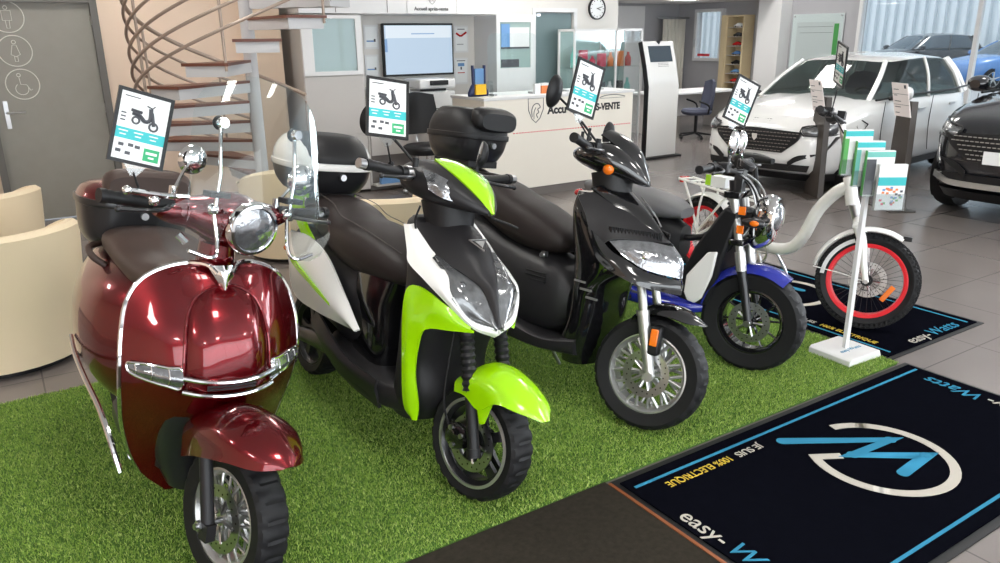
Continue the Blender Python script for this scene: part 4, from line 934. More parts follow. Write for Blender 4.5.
b.patch([[p, (p[0]*.5+q[0]*.5, p[1]*.5+q[1]*.5-.008, p[2]*.5+q[2]*.5), q] for p, q in zip(A_, C_)], .01, 5, 4, mirror=True, inward=(-.4, 0, .5)); O('side_wing', b, parent=t, label='lime green side wings')
b = B().m('matte'); b.loftz([(.2, -.42, -.24, .14), (.3, -.40, -.17, .165), (.45, -.37, -.18, .17), (.6, -.36, -.12, .18), (.7, -.36, -.12, .17), (.8, -.39, -.19, .15), (.9, -.42, -.3, .13), (.93, -.42, -.33, .1)], 28, 3, 4); O('leg_shield', b, parent=t)
b = B().m('matte'); b.loftx([(-.9, .14, .25, .36), (-.8, .19, .22, .35), (-.6, .2, .2, .32), (-.42, .19, .2, .31), (-.28, .15, .21, .33)], 24, 4.5, 3); b2 = O('footboard', b, parent=t)
b = B().m('matte'); b.patch([[(-1.0, -.17, .42), (-1.0, -.19, .36), (-.98, -.16, .3)], [(-.85, -.2, .40), (-.85, -.215, .345), (-.84, -.19, .27)], [(-.65, -.205, .33), (-.65, -.215, .3), (-.64, -.19, .22)], [(-.4, -.2, .315), (-.4, -.205, .28), (-.4, -.18, .2)]], .012, 4, 4, mirror=True, inward=(-.7, 0, .3)); O('lower_fairing', b, parent=t)
b = B().m('gloss'); b.loftz([(.3, -.8, -.52, .13), (.42, -.78, -.5, .135), (.55, -.78, -.5, .14), (.66, -.8, -.46, .13)], 24, 4, 3); O('battery_cover', b, parent=t)
b = B().m('steel'); b.tube([(-.47, -.045, .62), (-.465, .0, .615), (-.47, .045, .62)], .008, 8, 4); O('seat_latch', b, parent=t)
b = B().m('matte'); b.loftx([(-1.5, .05, .6, .68), (-1.4, .11, .5, .72), (-1.2, .155, .38, .73), (-.95, .165, .34, .68), (-.75, .15, .3, .66), (-.6, .13, .32, .64)], 28, 2.8, 4); O('rear_body', b, parent=t)
b = B().m('white')
T_ = [(-1.46, -.1, .68), (-1.28, -.15, .705), (-1.116, -.165, .715), (-.925, -.172, .675), (-.75, -.178, .57), (-.585, -.18, .455)]; U_ = [(-1.45, -.1, .62), (-1.27, -.185, .54), (-1.15, -.2, .445), (-.93, -.205, .435), (-.75, -.2, .44), (-.6, -.184, .44)]
b.patch([[p, (p[0]*.5+q[0]*.5, p[1]*.5+q[1]*.5-.02, p[2]*.5+q[2]*.5), q] for p, q in zip(T_, U_)], .008, 5, 5, mirror=True, inward=(-1, 0, .55)); wp = O('tail_panel', b, parent=t, label='white tail side panels')
b = B().m('lime')
for s in (-1, 1): b.patch([[(-1.38, s*.158, .645), (-1.38, s*.162, .63)], [(-1.2, s*.203, .61), (-1.2, s*.206, .585)], [(-1.0, s*.217, .565), (-1.0, s*.217, .545)], [(-.8, s*.211, .507), (-.8, s*.211, .495)], [(-.63, s*.188, .458), (-.63, s*.188, .452)]], .006, 5, 2, inward=(-1, 0, .58), sharp=True)
O('stripe', b, parent=wp)
b = B().m('amber'); b.sph((-1.42, -.13, .6), (.03, .02, .014), 12); O('turn_signal', b, parent=t)
b = B().m('amber'); b.sph((-1.42, .13, .6), (.03, .02, .014), 12); O('turn_signal', b, parent=t)
b = B().m('redlens'); b.sph((-1.5, 0, .64), (.03, .06, .025), 14); O('tail_lamp', b, parent=t)
seat(t, [(-1.38, .07, .8, .85), (-1.3, .11, .76, .875), (-1.16, .13, .71, .885), (-1.03, .14, .67, .87), (-.93, .15, .64, .835), (-.78, .155, .62, .83), (-.62, .145, .62, .805), (-.48, .12, .64, .76), (-.4, .07, .66, .715)], 'seat')
b = B().m('stitch')
for s in (-1, 1): b.tube([(-1.2, s*.085, .888), (-1.03, s*.1, .872), (-.94, s*.11, .838), (-.8, s*.11, .826), (-.62, s*.1, .8), (-.5, s*.07, .765)], .0018, 6, 4)
O('seat_stitching', b, parent=t)
b = B().m('lime')
for s in (-1, 1): b.patch([[(-1.12, s*.15, .7), (-1.2, s*.16, .7)], [(-1.2, s*.155, .76), (-1.27, s*.165, .77)], [(-1.24, s*.15, .83), (-1.34, s*.16, .84)], [(-1.3, s*.12, .865), (-1.46, s*.12, .875)]], .018, 4, 3, inward=(-1.2, 0, .8))
b.loftx([(-1.48, .12, .86, .88), (-1.4, .14, .855, .88), (-1.28, .13, .855, .88)], 20, 3, 2); O('grab_rail', b, parent=t, label='lime green grab rail')
tb = topbox(t, -1.6, -1.16, .205, .885, 1.135, lid='white', band='white')
def lidblack(par, x0, x1, hw, z0, z1):
    w = x1-x0; h = z1-z0; zm = z0+h*.42; b = B().m('dark')
    b.loftz([(zm+h*.13, x0+.02, x1+.008, hw*.9), (zm+h*.25, x0+.02, x1+.004, hw*.9), (zm+h*.44, x0+w*.09, x1-w*.075, hw*.83), (z1-.002, x0+w*.19, x1-w*.19, hw*.7), (z1+.006, x0+w*.29, x1-w*.3, hw*.55)], 40, 2.7, 5)
    O('lid_inlay', b, parent=par)
lidblack(tb, -1.6, -1.16, .205, .885, 1.135)
# handlebar cowl
b = B().m('matte'); b.loftx([(-.5, .08, 1.03, 1.1), (-.46, .12, 1.0, 1.12), (-.38, .155, .985, 1.13), (-.3, .15, .975, 1.12), (-.22, .12, .975, 1.09), (-.15, .07, .975, 1.04), (-.105, .02, .975, .995)], 28, 2.4, 5); cw = O('handlebar_cowl', b, parent=t, xf=SG)
b = B().m('lime')
b.patch([[(-.36, -.055, 1.135), (-.355, 0, 1.14), (-.36, .055, 1.135)], [(-.3, -.072, 1.118), (-.285, 0, 1.13), (-.3, .072, 1.118)], [(-.22, -.072, 1.09), (-.2, 0, 1.098), (-.22, .072, 1.09)], [(-.155, -.05, 1.047), (-.14, 0, 1.055), (-.155, .05, 1.047)], [(-.098, -.008, .985), (-.094, 0, .985), (-.098, .008, .985)]], .012, 5, 5, inward=(-.35, 0, .95)); O('cowl_panel', b, parent=cw, xf=SG, label='lime green panel')
b = B().m('lens')
for s in (-1, 1): b.patch([[(-.325, s*.143, 1.098), (-.287, s*.151, 1.066), (-.27, s*.15, 1.033)], [(-.25, s*.117, 1.083), (-.228, s*.126, 1.05), (-.22, s*.123, 1.012)], [(-.18, s*.062, 1.045), (-.165, s*.07, 1.03), (-.168, s*.074, 1.005)]], .02, 4, 4, inward=(-.4, 0, 1.0))
O('turn_signal', b, parent=cw, xf=SG)
b = B().m('dark'); b.tube([(-.3, 0, .9), (-.32, 0, 1.0)], [.085, .1], 20); O('headset_neck', b, parent=t)
for s in (-1, 1): grip(t, s, .2, .34, -.36, 1.075, SG, 'dark', 'satin', dz=.015)
b = B().m('steel')
for s in (-1, 1): b.cyl((-.36, s*.36, 1.09), (-.36, s*.385, 1.092), .017, n=16); b.cyl((-.36, s*.185, 1.075), (-.36, s*.165, 1.075), .026, n=20)
O('bar_end', b, parent=t, xf=SG)
mirror(t, (-.34, -.16, 1.11), (-.47, -.27, 1.235), .045, SG, 'dark', 'dark', oval=1.2); mirror(t, (-.34, .14, 1.1), (-.36, .17, 1.17), .04, SG, 'dark', 'dark', face=(-.6, -.8, .1), oval=1.3)
b = B().m('dark'); b.tube([(-.13, .05, .965), (-.1, .1, .95), (-.09, .14, .935)], .005, 6); b.tube([(-.3, -.13, .98), (-.31, -.14, .93), (-.33, -.12, .88)], .004, 6, 4); O('cable', b, parent=t)
ft = [(-.07, 0, .44), (.0, 0, .492), (.07, 0, .497), (.15, 0, .477), (.23, 0, .435), (.287, 0, .385)]
fe = [(-.06, .098, .38), (.0, .102, .385), (.07, .102, .36), (.14, .098, .405), (.22, .08, .405), (.28, .02, .382)]
fm = [(-.07, .082, .42), (.0, .088, .455), (.07, .085, .465), (.15, .075, .452), (.23, .05, .422), (.287, .012, .384)]
fend(t, 'front_fender', 'lime', ft, fe, fm, steer(6, (-.3, 0, .98), (.0, 0, .2)))
b = B().m('lime'); b.patch([[(.03, -.104, .42), (.07, -.106, .43), (.12, -.103, .42)], [(.05, -.108, .37), (.075, -.108, .37), (.11, -.105, .38)], [(.075, -.11, .315), (.085, -.11, .315), (.095, -.108, .32)]], .005, 4, 3, mirror=True, inward=(.07, 0, .38)); O('fender_stay', b, parent=t, xf=SG)
wheel(t, 'front_wheel', (.0, 0, .205), .205, .105, .152, 'five', 'satin', SG)
b = B().m('silver')
for s in (-1, 1): b.lathe([(.147, s*.043), (.156, s*.044), (.158, s*.048), (.147, s*.05)], (0, 0, .205), (0, 1, 0), 72, closed=True)
O('rim_lip', b, parent=t, xf=SG)
for s in (-1, 1):
    b = B().m('dark'); b.tube([(-.075, s*.085, .62), (-.06, s*.085, .575)], .026, 16)
    pts = [Vector((-.06, s*.085, .575)).lerp(Vector((-.005, s*.088, .4)), k/16) for k in range(17)]; b.tube(pts, [.022 if k % 2 else .027 for k in range(17)], 16); b.tube([(-.005, s*.088, .4), (.055, s*.09, .2)], [.019, .021], 16); b.tube([(.05, s*.09, .215), (.058, s*.09, .185)], .024, 16); O('fork_leg', b, parent=t, xf=SG)
b = B().m('gloss'); b.loftx([(-.09, .012, .19, .25), (-.05, .02, .17, .27), (.0, .018, .19, .26)], 14, 3, 2); b.xf(Matrix.Translation((0, -.075, 0)))
for z, x in ((.25, -.06), (.19, -.045), (.235, -.01)): b.m('steel'); b.cyl((x, -.1, z), (x, -.088, z), .009, n=10)
O('brake_caliper', b, parent=t, xf=SG)
b = B().m('dark'); b.tube([(-.1, -.1, .6), (-.1, -.11, .45), (-.09, -.115, .33), (-.07, -.1, .26)], .004, 6, 4); O('brake_hose', b, parent=t, xf=SG)
wheel(t, 'rear_wheel', (-1.33, 0, .205), .205, .11, .152, 'five', 'satin', disc=False)
b = B().m('satin'); b.loftx([(-1.35, .03, .18, .24), (-1.1, .03, .2, .28), (-.8, .04, .22, .3)], 14, 3, 2); b.xf(Matrix.Translation((0, -.09, 0))); O('swing_arm', b, parent=t)
b = B().m('steel'); b.tube([(-.72, .14, .22), (-.7, .2, .1), (-.68, .235, .03)], .009, 8); O('side_stand', b, parent=t)
# ================================================================ black scooter
t = scooter('sport_scooter', 'gloss and charcoal black sport scooter with silver wheels and luggage box', 'scooter', .6, 2.94, -46, 9, 1.0)
SB = steer(15, (-.3, 0, .98), (.0, 0, .25))
b = B().m('matte')
r_ = [[(-.37, -.165, .935), (-.31, -.1, .962), (-.28, 0, .972)], [(-.3, -.182, .86), (-.24, -.1, .912), (-.19, 0, .93)], [(-.26, -.19, .79), (-.185, -.13, .835), (-.1, 0, .865)], [(-.215, -.178, .745), (-.155, -.142, .787), (.0, 0, .79)]]
b.patch([r+[(x, -y, z) for x, y, z in r[1::-1]] for r in r_], .008, 5, 5, inward=IN); np_ = O('front_panel', b, parent=t)
b = B().m('gloss')
r_ = [[(-.33, -.13, .972), (-.3, -.07, .99), (-.285, 0, .995)], [(-.26, -.105, .93), (-.225, -.06, .945), (-.205, 0, .95)], [(-.185, -.075, .885), (-.15, -.04, .9), (-.135, 0, .907)], [(-.1, -.045, .845), (-.08, -.025, .85), (-.07, 0, .855)], [(-.04, -.012, .818), (-.035, -.006, .82), (-.033, 0, .82)]]
b.patch([r+[(x, -y, z) for x, y, z in r[1::-1]] for r in r_], .012, 5, 5, inward=IN); O('nose_gloss_panel', b, parent=np_)
b = B().m('chrome'); b.tube([(-.2, .055, .95), (-.12, .042, .895), (-.06, .02, .845)], .0028, 6, 3); b.tube([(-.17, .035, .935), (-.1, .025, .885), (-.06, .012, .848)], .002, 6, 3); O('silver_stripe', b, parent=np_)
b = B().m('lens')
r_ = [[(-.2, -.155, .785), (-.13, -.115, .79), (-.06, -.07, .79), (.01, -.02, .782), (.02, 0, .778)], [(-.17, -.158, .765), (-.08, -.125, .745), (0, -.075, .735), (.06, -.025, .73), (.068, 0, .728)], [(-.11, -.148, .722), (-.04, -.112, .685), (.02, -.07, .67), (.07, -.025, .662), (.08, 0, .658)]]
b.patch([r+[(x, -y, z) for x, y, z in r[3::-1]] for r in r_], .012, 4, 5, inward=IN); hd = O('headlamp', b, parent=t)
b = B().m('chrome')
for y in (-.085, -.035, .035, .085): b.sph((.012-abs(y)*.72, y, .73), (.03, .026, .028), 18)
O('reflector', b, parent=hd)
b = B().m('gloss')
for k in range(15):
    f = k/14; y = .148-.12*f; x = -.195+.165*f; z = .808-.005*f
    for s in (-1, 1): b.box(x-.004, x+.012, s*y-.0025, s*y+.0025, z-.018, z+.022)
O('vent_ribs', b, parent=t)
b = B().m('gloss')
A_ = [(-.29, -.185, .82), (-.235, -.195, .73), (-.17, -.188, .67), (-.04, -.15, .622), (.05, -.06, .6), (.09, 0, .592)]; C_ = [(-.22, -.172, .78), (-.16, -.165, .735), (-.1, -.152, .712), (-.03, -.11, .675), (.055, -.04, .655), (.08, 0, .652)]
b.patch([[p, (p[0]*.5+q[0]*.5+.004, p[1]*.5+q[1]*.5-.006, p[2]*.5+q[2]*.5), q] for p, q in zip(A_, C_)], .01, 5, 4, mirror=True, inward=IN); O('lower_cowl', b, parent=t)
b = B().m('gloss'); b.loftz([(.2, -.42, -.28, .12), (.3, -.42, -.26, .15), (.42, -.38, -.24, .16), (.55, -.38, -.22, .165), (.66, -.4, -.12, .17), (.78, -.42, -.2, .17), (.88, -.42, -.3, .165), (.95, -.42, -.34, .13)], 28, 3, 4); O('leg_shield', b, parent=t)
b = B().m('silver')
for k in range(3):
    for s in (-1, 1): b.box(-.33+k*.035, -.27+k*.035, s*.165-.004, s*.165+.004, .575-k*.03, .583-k*.03, )
O('side_slats', b, parent=t)
b = B().m('matte'); b.loftx([(-1.0, .14, .26, .38), (-.8, .19, .24, .38), (-.6, .2, .23, .32), (-.45, .19, .23, .3), (-.3, .16, .24, .33)], 24, 4.5, 3); O('footboard', b, parent=t)
b = B().m('matte'); b.loftx([(-1.42, .05, .66, .76), (-1.3, .12, .5, .8), (-1.1, .155, .36, .78), (-.85, .17, .3, .7), (-.65, .17, .28, .66), (-.48, .15, .3, .62), (-.4, .11, .34, .55)], 28, 2.9, 4); O('rear_body', b, parent=t)
b = B().m('dark')
for k in range(3): b.box(-.62+k*.0, -.5, -.163, -.155, .56-k*.018, .568-k*.018)
O('body_vents', b, parent=t)
b = B().m('steel'); b.box(-.56, -.535, -.14, -.12, .635, .66); b.cyl((-.55, -.15, .645), (-.55, -.12, .645), .01); O('seat_latch', b, parent=t)
seat(t, [(-1.3, .07, .86, .93), (-1.2, .11, .82, .95), (-1.05, .13, .76, .95), (-.92, .145, .7, .925), (-.8, .155, .66, .885), (-.68, .155, .64, .85), (-.58, .14, .64, .81), (-.5, .1, .66, .76), (-.475, .06, .68, .73)], 'seat')
topbox(t, -1.46, -1.08, .18, 1.0, 1.26, lid='dark', band='dark')
b = B().m('dark'); b.loftx([(-1.13, .1, 1.19, 1.25), (-1.115, .13, 1.17, 1.27), (-1.07, .135, 1.15, 1.26), (-1.045, .115, 1.16, 1.24)], 24, 3.2, 3); O('box_backrest', b, parent=t)
b = B().m('dark'); b.tube([(-1.0, -.14, .8), (-1.15, -.18, .88), (-1.35, -.17, .95), (-1.45, -.08, .96), (-1.45, .08, .96), (-1.35, .17, .95), (-1.15, .18, .88), (-1.0, .14, .8)], .013, 10, 4); O('grab_rail', b, parent=t)
b = B().m('gloss'); b.loftx([(-.49, .08, 1.07, 1.12), (-.45, .12, 1.05, 1.14), (-.38, .145, 1.03, 1.16), (-.32, .14, 1.02, 1.165), (-.25, .11, 1.01, 1.13), (-.19, .06, 1.0, 1.07), (-.155, .015, 1.0, 1.02)], 28, 2.4, 5); cw = O('handlebar_cowl', b, parent=t, xf=SB)
b = B().m('gloss'); b.patch([[(-.37, -.09, 1.185), (-.36, -.045, 1.21), (-.355, 0, 1.215), (-.36, .045, 1.21), (-.37, .09, 1.185)], [(-.32, -.09, 1.16), (-.29, -.045, 1.185), (-.28, 0, 1.19), (-.29, .045, 1.185), (-.32, .09, 1.16)], [(-.26, -.07, 1.12), (-.22, -.035, 1.13), (-.21, 0, 1.135), (-.22, .035, 1.13), (-.26, .07, 1.12)], [(-.16, -.02, 1.02), (-.155, -.01, 1.022), (-.153, 0, 1.023), (-.155, .01, 1.022), (-.16, .02, 1.02)]], .006, 5, 5, inward=(-.5, 0, .9)); O('visor', b, parent=cw, xf=SB)
b = B().m('amber')
for s in (-1, 1): b.sph((-.3, s*.115, 1.045), (.025, .02, .024), 14)
O('turn_signal', b, parent=cw, xf=SB)
b = B().m('dark'); b.tube([(-.31, 0, .93), (-.33, 0, 1.04)], [.08, .09], 20); O('headset_neck', b, parent=t)
for s in (-1, 1): grip(t, s, .2, .345, -.36, 1.115, SB, 'dark', 'satin', dz=.02)
b = B().m('dark'); b.box(-.39, -.33, -.2, -.15, 1.1, 1.14); b.tube([(-.36, -.235, 1.13), (-.355, -.24, 1.19)], .006, 8); b.tube([(-.37, -.265, 1.13), (-.375, -.26, 1.17)], .007, 8); O('switch_pod', b, parent=t, xf=SB)
mirror(t, (-.35, -.15, 1.14), (-.47, -.39, 1.3), .05, SB, 'dark', 'dark', oval=1.3); mirror(t, (-.35, .12, 1.14), (-.44, .12, 1.215), .042, SB, 'dark', 'dark', oval=1.2)
ft = [(-.1, 0, .47), (-.03, 0, .53), (.06, 0, .54), (.13, 0, .525), (.2, 0, .485)]; fe = [(-.1, .07, .45), (-.03, .085, .49), (.06, .085, .495), (.13, .07, .485), (.19, .015, .48)]; fm = [(-.1, .05, .465), (-.03, .06, .52), (.06, .06, .53), (.13, .045, .515), (.197, .01, .484)]
fend(t, 'front_fender', 'gloss', ft, fe, fm, SB)
wheel(t, 'front_wheel', (0, 0, .24), .24, .115, .165, 'ypair', 'silver', SB)
for s in (-1, 1):
    b = B().m('silver'); b.tube([(-.085, s*.085, .62), (-.045, s*.088, .49)], .018, 16); b.tube([(-.05, s*.09, .5), (-.045, s*.09, .48)], .027, 16); b.tube([(-.047, s*.09, .49), (-.01, s*.09, .37), (.03, s*.09, .24)], [.025, .023, .021], 16, 3); b.cyl((.028, s*.075, .24), (.028, s*.115, .24), .02, n=16); O('fork_leg', b, parent=t, xf=SB)
b = B().m('amber'); b.box(.01, .042, -.122, -.114, .37, .44); O('fork_reflector', b, parent=t, xf=SB, bev=.004)
b = B().m('dark'); b.box(-.0, .05, -.113, -.07, .33, .45); O('brake_caliper', b, parent=t, xf=SB, bev=.01)
b = B().m('redlens'); b.sph((-1.43, 0, .72), (.03, .06, .03), 14); O('tail_lamp', b, parent=t)
wheel(t, 'rear_wheel', (-1.27, 0, .24), .24, .115, .165, 'ypair', 'silver', disc=False)
b = B().m('satin'); b.loftx([(-1.3, .03, .2, .27), (-1.05, .03, .22, .3), (-.8, .04, .24, .32)], 14, 3, 2); b.xf(Matrix.Translation((0, -.1, 0))); O('swing_arm', b, parent=t)
b = B().m('steel'); b.tube([(-.72, .14, .23), (-.7, .2, .1), (-.68, .24, .03)], .009, 8); O('side_stand', b, parent=t)
# ================================================================ blue and black moped
t = scooter('electric_moped', 'small black electric moped with blue mudguard, chrome headlamp and white side panel', 'moped', 1.228, 3.53, -42, 3, 1.0)
SM = steer(7, (-.16, 0, .95), (.0, 0, .25))
wheel(t, 'front_wheel', (0, 0, .25), .25, .12, .158, 'ten', 'gloss', SM)
for s in (-1, 1):
    b = B().m('silver'); b.tube([(-.14, s*.075, .86), (-.075, s*.075, .58)], .02, 16); b.tube([(-.078, s*.075, .59), (-.06, s*.075, .5)], .025, 16); b.m('satin'); b.tube([(-.062, s*.075, .51), (-.04, s*.075, .43), (.0, s*.075, .25)], [.024, .021, .019], 16); b.m('steel'); b.cyl((0, s*.055, .25), (0, s*.1, .25), .016, n=12); O('fork_leg', b, parent=t, xf=SM)
b = B().m('gloss'); b.box(-.18, -.1, -.1, .1, .84, .875); b.box(-.13, -.06, -.1, .1, .62, .65); O('fork_yoke', b, parent=t, xf=SM, bev=.006)
def arc(r, a0, a1, n, c=(0, .25)): return [(c[0]+r*math.cos(math.radians(a0+(a1-a0)*k/n)), c[1]+r*math.sin(math.radians(a0+(a1-a0)*k/n))) for k in range(n+1)]
def guard(par, name, m, r, a0, a1, hw, c, xf=None, drop=.03):
    b = B().m(m); rows = [[(x, -hw, z) if 0 else (c[0]+(x-c[0])*(1-drop/r), -hw, c[1]+(z-c[1])*(1-drop/r)), (x, -hw*.6, z), (c[0]+(x-c[0])*1.03, 0, c[1]+(z-c[1])*1.03), (x, hw*.6, z), (c[0]+(x-c[0])*(1-drop/r), hw, c[1]+(z-c[1])*(1-drop/r))] for x, z in arc(r, a0, a1, 9, c)]
    b.patch(rows, .005, 4, 3, inward=(c[0], 0, c[1])); return O(name, b, parent=par, xf=xf)
guard(t, 'front_fender', 'blue', .275, 55, 168, .075, (0, .25), SM)
b = B().m('chrome'); b.loftx([(-.06, .03, .62, .78), (-.03, .06, .6, .85), (.02, .075, .62, .87), (.05, .075, .65, .86), (.06, .07, .68, .85)], 28, 2.2, 5); hl = O('headlamp', b, parent=t, xf=SM, label='chrome headlamp shell')
b = B().m('lens'); b.lathe([(.068, 0), (.05, .016), (.001, .022)], (.06, 0, .765), (1, 0, 0), 36); O('headlamp_glass', b, parent=hl, xf=SM)
for s in (-1, 1):
    b = B().m('satin'); b.tube([(-.04, s*.04, .755), (-.02, s*.13, .75)], .008, 8); b.loftx([(-.06, .01, .735, .76), (-.02, .025, .725, .77), (.02, .022, .728, .768), (.04, .01, .735, .76)], 14, 2.5, 3); b.xf(Matrix.Translation((0, 0, 0)))
    for v in b.bm.verts:
        if abs(v.co.y) < .03 and v.co.z > .72 and v.co.z < .772 and abs(v.co.y) <= .0251: v.co.y += s*.15
    b.m('amber'); b.sph((-.0, s*.172, .748), (.022, .006, .014), 12); O('turn_signal', b, parent=t, xf=SM)
for z in (.79, .7):
    b = B().m('amber'); b.box(-.1, -.095+.03, -.105, -.098, z-.02, z+.02); O('reflector', b, parent=t, xf=SM, bev=.003)
b = B().m('satin'); b.tube([(-.22, -.36, .985), (-.2, -.2, .99), (-.14, -.08, .965), (-.14, .08, .965), (-.2, .2, .99), (-.22, .36, .985)], .0125, 12, 4); b.box(-.16, -.12, -.03, .03, .87, .97); O('handlebar', b, parent=t, xf=SM)
for s in (-1, 1): grip(t, s, .22, .35, -.212, .985, SM, 'dark', 'satin')
b = B().m('satin'); b.box(-.2, -.15, -.17, -.11, .96, 1.01); b.box(-.2, -.15, .11, .17, .96, 1.01); b.lathe([(.0, 0), (.035, 0), (.04, .03), (0, .035)], (-.12, 0, .98), (.5, 0, 1), 20); O('switch_pod', b, parent=t, xf=SM, bev=.006)
mirror(t, (-.17, -.1, .99), (-.16, -.12, 1.1), .05, SM, 'chrome', 'chrome', oval=1.25); mirror(t, (-.17, .1, .99), (-.19, .09, 1.09), .05, SM, 'chrome', 'chrome', oval=1.25)
cab_ = [(-.16, -.02, .97), (-.1, .05, .9), (-.05, .06, .8), (-.06, .04, .7), (-.12, .0, .62)]
for k in range(7):
    b = B().m(['dark', 'steel', 'frame', 'steel', 'dark', 'frame', 'steel'][k]); o_ = (k-3)*.014
    b.tube([(x+abs(o_)*.4*math.sin(i*1.3+k), y+o_*1.6, z+.01*math.sin(k*2+i)) for i, (x, y, z) in enumerate(cab_)], .0045, 7, 5); O('cable', b, parent=t, xf=SM)
b = B().m('frame'); b.tube([(-.2, .02, .8), (-.1, .1, .76), (-.02, .11, .68), (-.08, .08, .6), (-.2, .04, .56)], .007, 8, 5); b.tube([(-.18, -.03, .78), (-.1, -.08, .7), (-.12, -.07, .6), (-.24, -.04, .5)], .006, 8, 5); O('wiring_loom', b, parent=t)
b = B().m('satin'); b.tube([(-.16, 0, .92), (-.13, 0, .7)], .032, 20); b.tube([(-.15, 0, .74), (-.26, 0, .52), (-.4, 0, .33), (-.8, 0, .3), (-1.0, 0, .38)], .03, 14, 4); b.tube([(-.16, 0, .8), (-.3, 0, .62), (-.6, 0, .6), (-.9, 0, .62)], .016, 12, 4); b.tube([(-.5, 0, .32), (-.58, 0, .72)], .02, 12); O('frame_tube', b, parent=t)
b = B().m('dark'); b.prism([(-.32, .28), (-.2, .3), (-.14, .56), (-.08, .78), (-.16, .8), (-.3, .58), (-.4, .34)], lambda x, z, d: (x, d, z), -.095, .095); O('battery_case', b, parent=t, bev=.015)
for s in (-1, 1):
    b = B().m('white'); b.prism([(-.214, .572), (-.164, .581), (-.181, .456), (-.225, .335), (-.26, .302), (-.3, .308), (-.322, .35), (-.315, .439)], lambda x, z, d: (x, s*(.1+d), z), 0, .022); O('side_panel', b, parent=t, bev=.008, label='white side panel')
b = B().m('blue'); b.loftx([(-.95, .06, .24, .32), (-.7, .13, .22, .33), (-.45, .15, .22, .31), (-.3, .13, .23, .31), (-.22, .07, .25, .3)], 24, 3, 4); O('belly_pan', b, parent=t, label='blue belly pan')
b = B().m('dark'); b.loftx([(-.9, .07, .5, .7), (-.7, .09, .4, .72), (-.5, .09, .4, .7), (-.4, .06, .5, .66)], 20, 3, 3); O('body', b, parent=t)
seat(t, [(-1.0, .07, .78, .83), (-.9, .12, .72, .85), (-.75, .135, .69, .84), (-.6, .13, .69, .815), (-.48, .11, .69, .79), (-.4, .07, .7, .75)], 'greyseat')
guard(t, 'rear_fender', 'blue', .275, 30, 160, .08, (-1.12, .25))
wheel(t, 'rear_wheel', (-1.12, 0, .25), .25, .12, .158, 'ten', 'gloss', disc=False)
b = B().m('satin'); b.loftx([(-1.15, .02, .23, .27), (-.8, .02, .27, .31), (-.5, .02, .29, .33)], 12, 3, 2); b.xf(Matrix.Translation((0, -.085, 0))); O('swing_arm', b, parent=t)
b = B().m('dark'); b.tube([(-.62, -.12, .27), (-.62, -.2, .26)], .013); b.tube([(-.62, .12, .27), (-.62, .2, .26)], .013); O('footrest', b, parent=t)
b = B().m('steel'); b.tube([(-.6, .1, .24), (-.58, .15, .1), (-.56, .19, .01)], .009, 8); O('side_stand', b, parent=t)
b = B().m('redlens'); b.sph((-1.08, 0, .75), (.02, .04, .02), 12); O('tail_lamp', b, parent=t)
# ================================================================ white fat-tyre bicycle
t = scooter('electric_bicycle', 'white electric bicycle with fat knobbly tyres and bright red rims', 'bicycle', 2.02, 4.07, -60, 3, 1.0)
SF = steer(31, (-.28, 0, 1.05), (-.1, 0, .45))
def fatwheel(name, c, xf=None):
    c = Vector(c); w_ = wheel(t, name, c, .262, .105, .205, 'wire', 'rimred', xf, disc=True, side=1)
    b = B().m('rubber')
    for k in range(60):
        for j, (y, r) in enumerate(((-.046, .252), (-.03, .262), (-.01, .266), (.01, .266), (.03, .262), (.046, .252))):
            a = (k+(.5 if j % 2 else 0))*2*PI/60; X = Matrix.Translation(c) @ Matrix.Rotation(-a, 4, 'Y'); b.box(r-.01, r+.004, y-.006, y+.006, -.007, .007, X)
    O('tyre_knobs', b, parent=w_, xf=xf)
    b = B().m('rimred'); b.lathe([(.186, -.04), (.205, -.043), (.205, .043), (.186, .04), (.182, 0)], c, (0, 1, 0), 72, closed=True); O('rim_band', b, parent=w_, xf=xf)
    return w_
fw_ = fatwheel('front_wheel', (0, 0, .27), SF)
b = B().m('amber')
a0 = math.radians(-12); X = Matrix.Translation((0, -.02, .27)) @ Matrix.Rotation(math.radians(40), 4, 'Y')
b.box(-.05, .05, -.004, .004, -.014, .014, Matrix.Translation((.115, -.02, .22)) @ Matrix.Rotation(math.radians(-62), 4, 'Y')); o = O('spoke_reflector', b, parent=fw_, bev=.004, xf=SF)
b = B().m('panel'); b.lathe([(.221, 0), (.243, .0), (.243, .001), (.221, .001)], (0, -.0515, .27), (0, -1, 0), 72, closed=True)
for v in b.bm.verts: pass
bmesh.ops.delete(b.bm, geom=[f_ for f_ in b.bm.faces if not (math.radians(115) < math.atan2(f_.calc_center_median().z-.27, f_.calc_center_median().x) < math.radians(178))], context='FACES'); O('sidewall_band', b, parent=fw_, xf=SF)
fatwheel('rear_wheel', (-1.22, 0, .27))
for s in (-1, 1):
    b = B().m('white'); b.tube([(-.1, s*.075, .56), (-.06, s*.078, .48), (-.03, s*.078, .36), (.0, s*.075, .265)], [.026, .024, .02, .017], 14, 4); b.m('steel'); b.cyl((0, s*.06, .27), (0, s*.095, .27), .012, n=12); O('fork_leg', b, parent=t, xf=SF)
b = B().m('white'); b.tube([(-.1, -.075, .56), (-.11, 0, .59), (-.1, .075, .56)], .028, 14, 4); O('fork_crown', b, parent=t, xf=SF)
b = B().m('steel'); b.tube([(-.105, 0, .58), (-.16, 0, .7)], .03, 18); O('suspension', b, parent=t, xf=SF)
b = B().m('white'); b.tube([(-.155, 0, .67), (-.2, 0, .82)], .034, 20); b.tube([(-.19, 0, .77), (-.27, 0, .72), (-.37, 0, .6), (-.45, 0, .42), (-.55, 0, .33), (-.75, 0, .3)], [.036]*26, 18, 5); b.tube([(-.75, 0, .28), (-.82, 0, .62)], .026, 16)
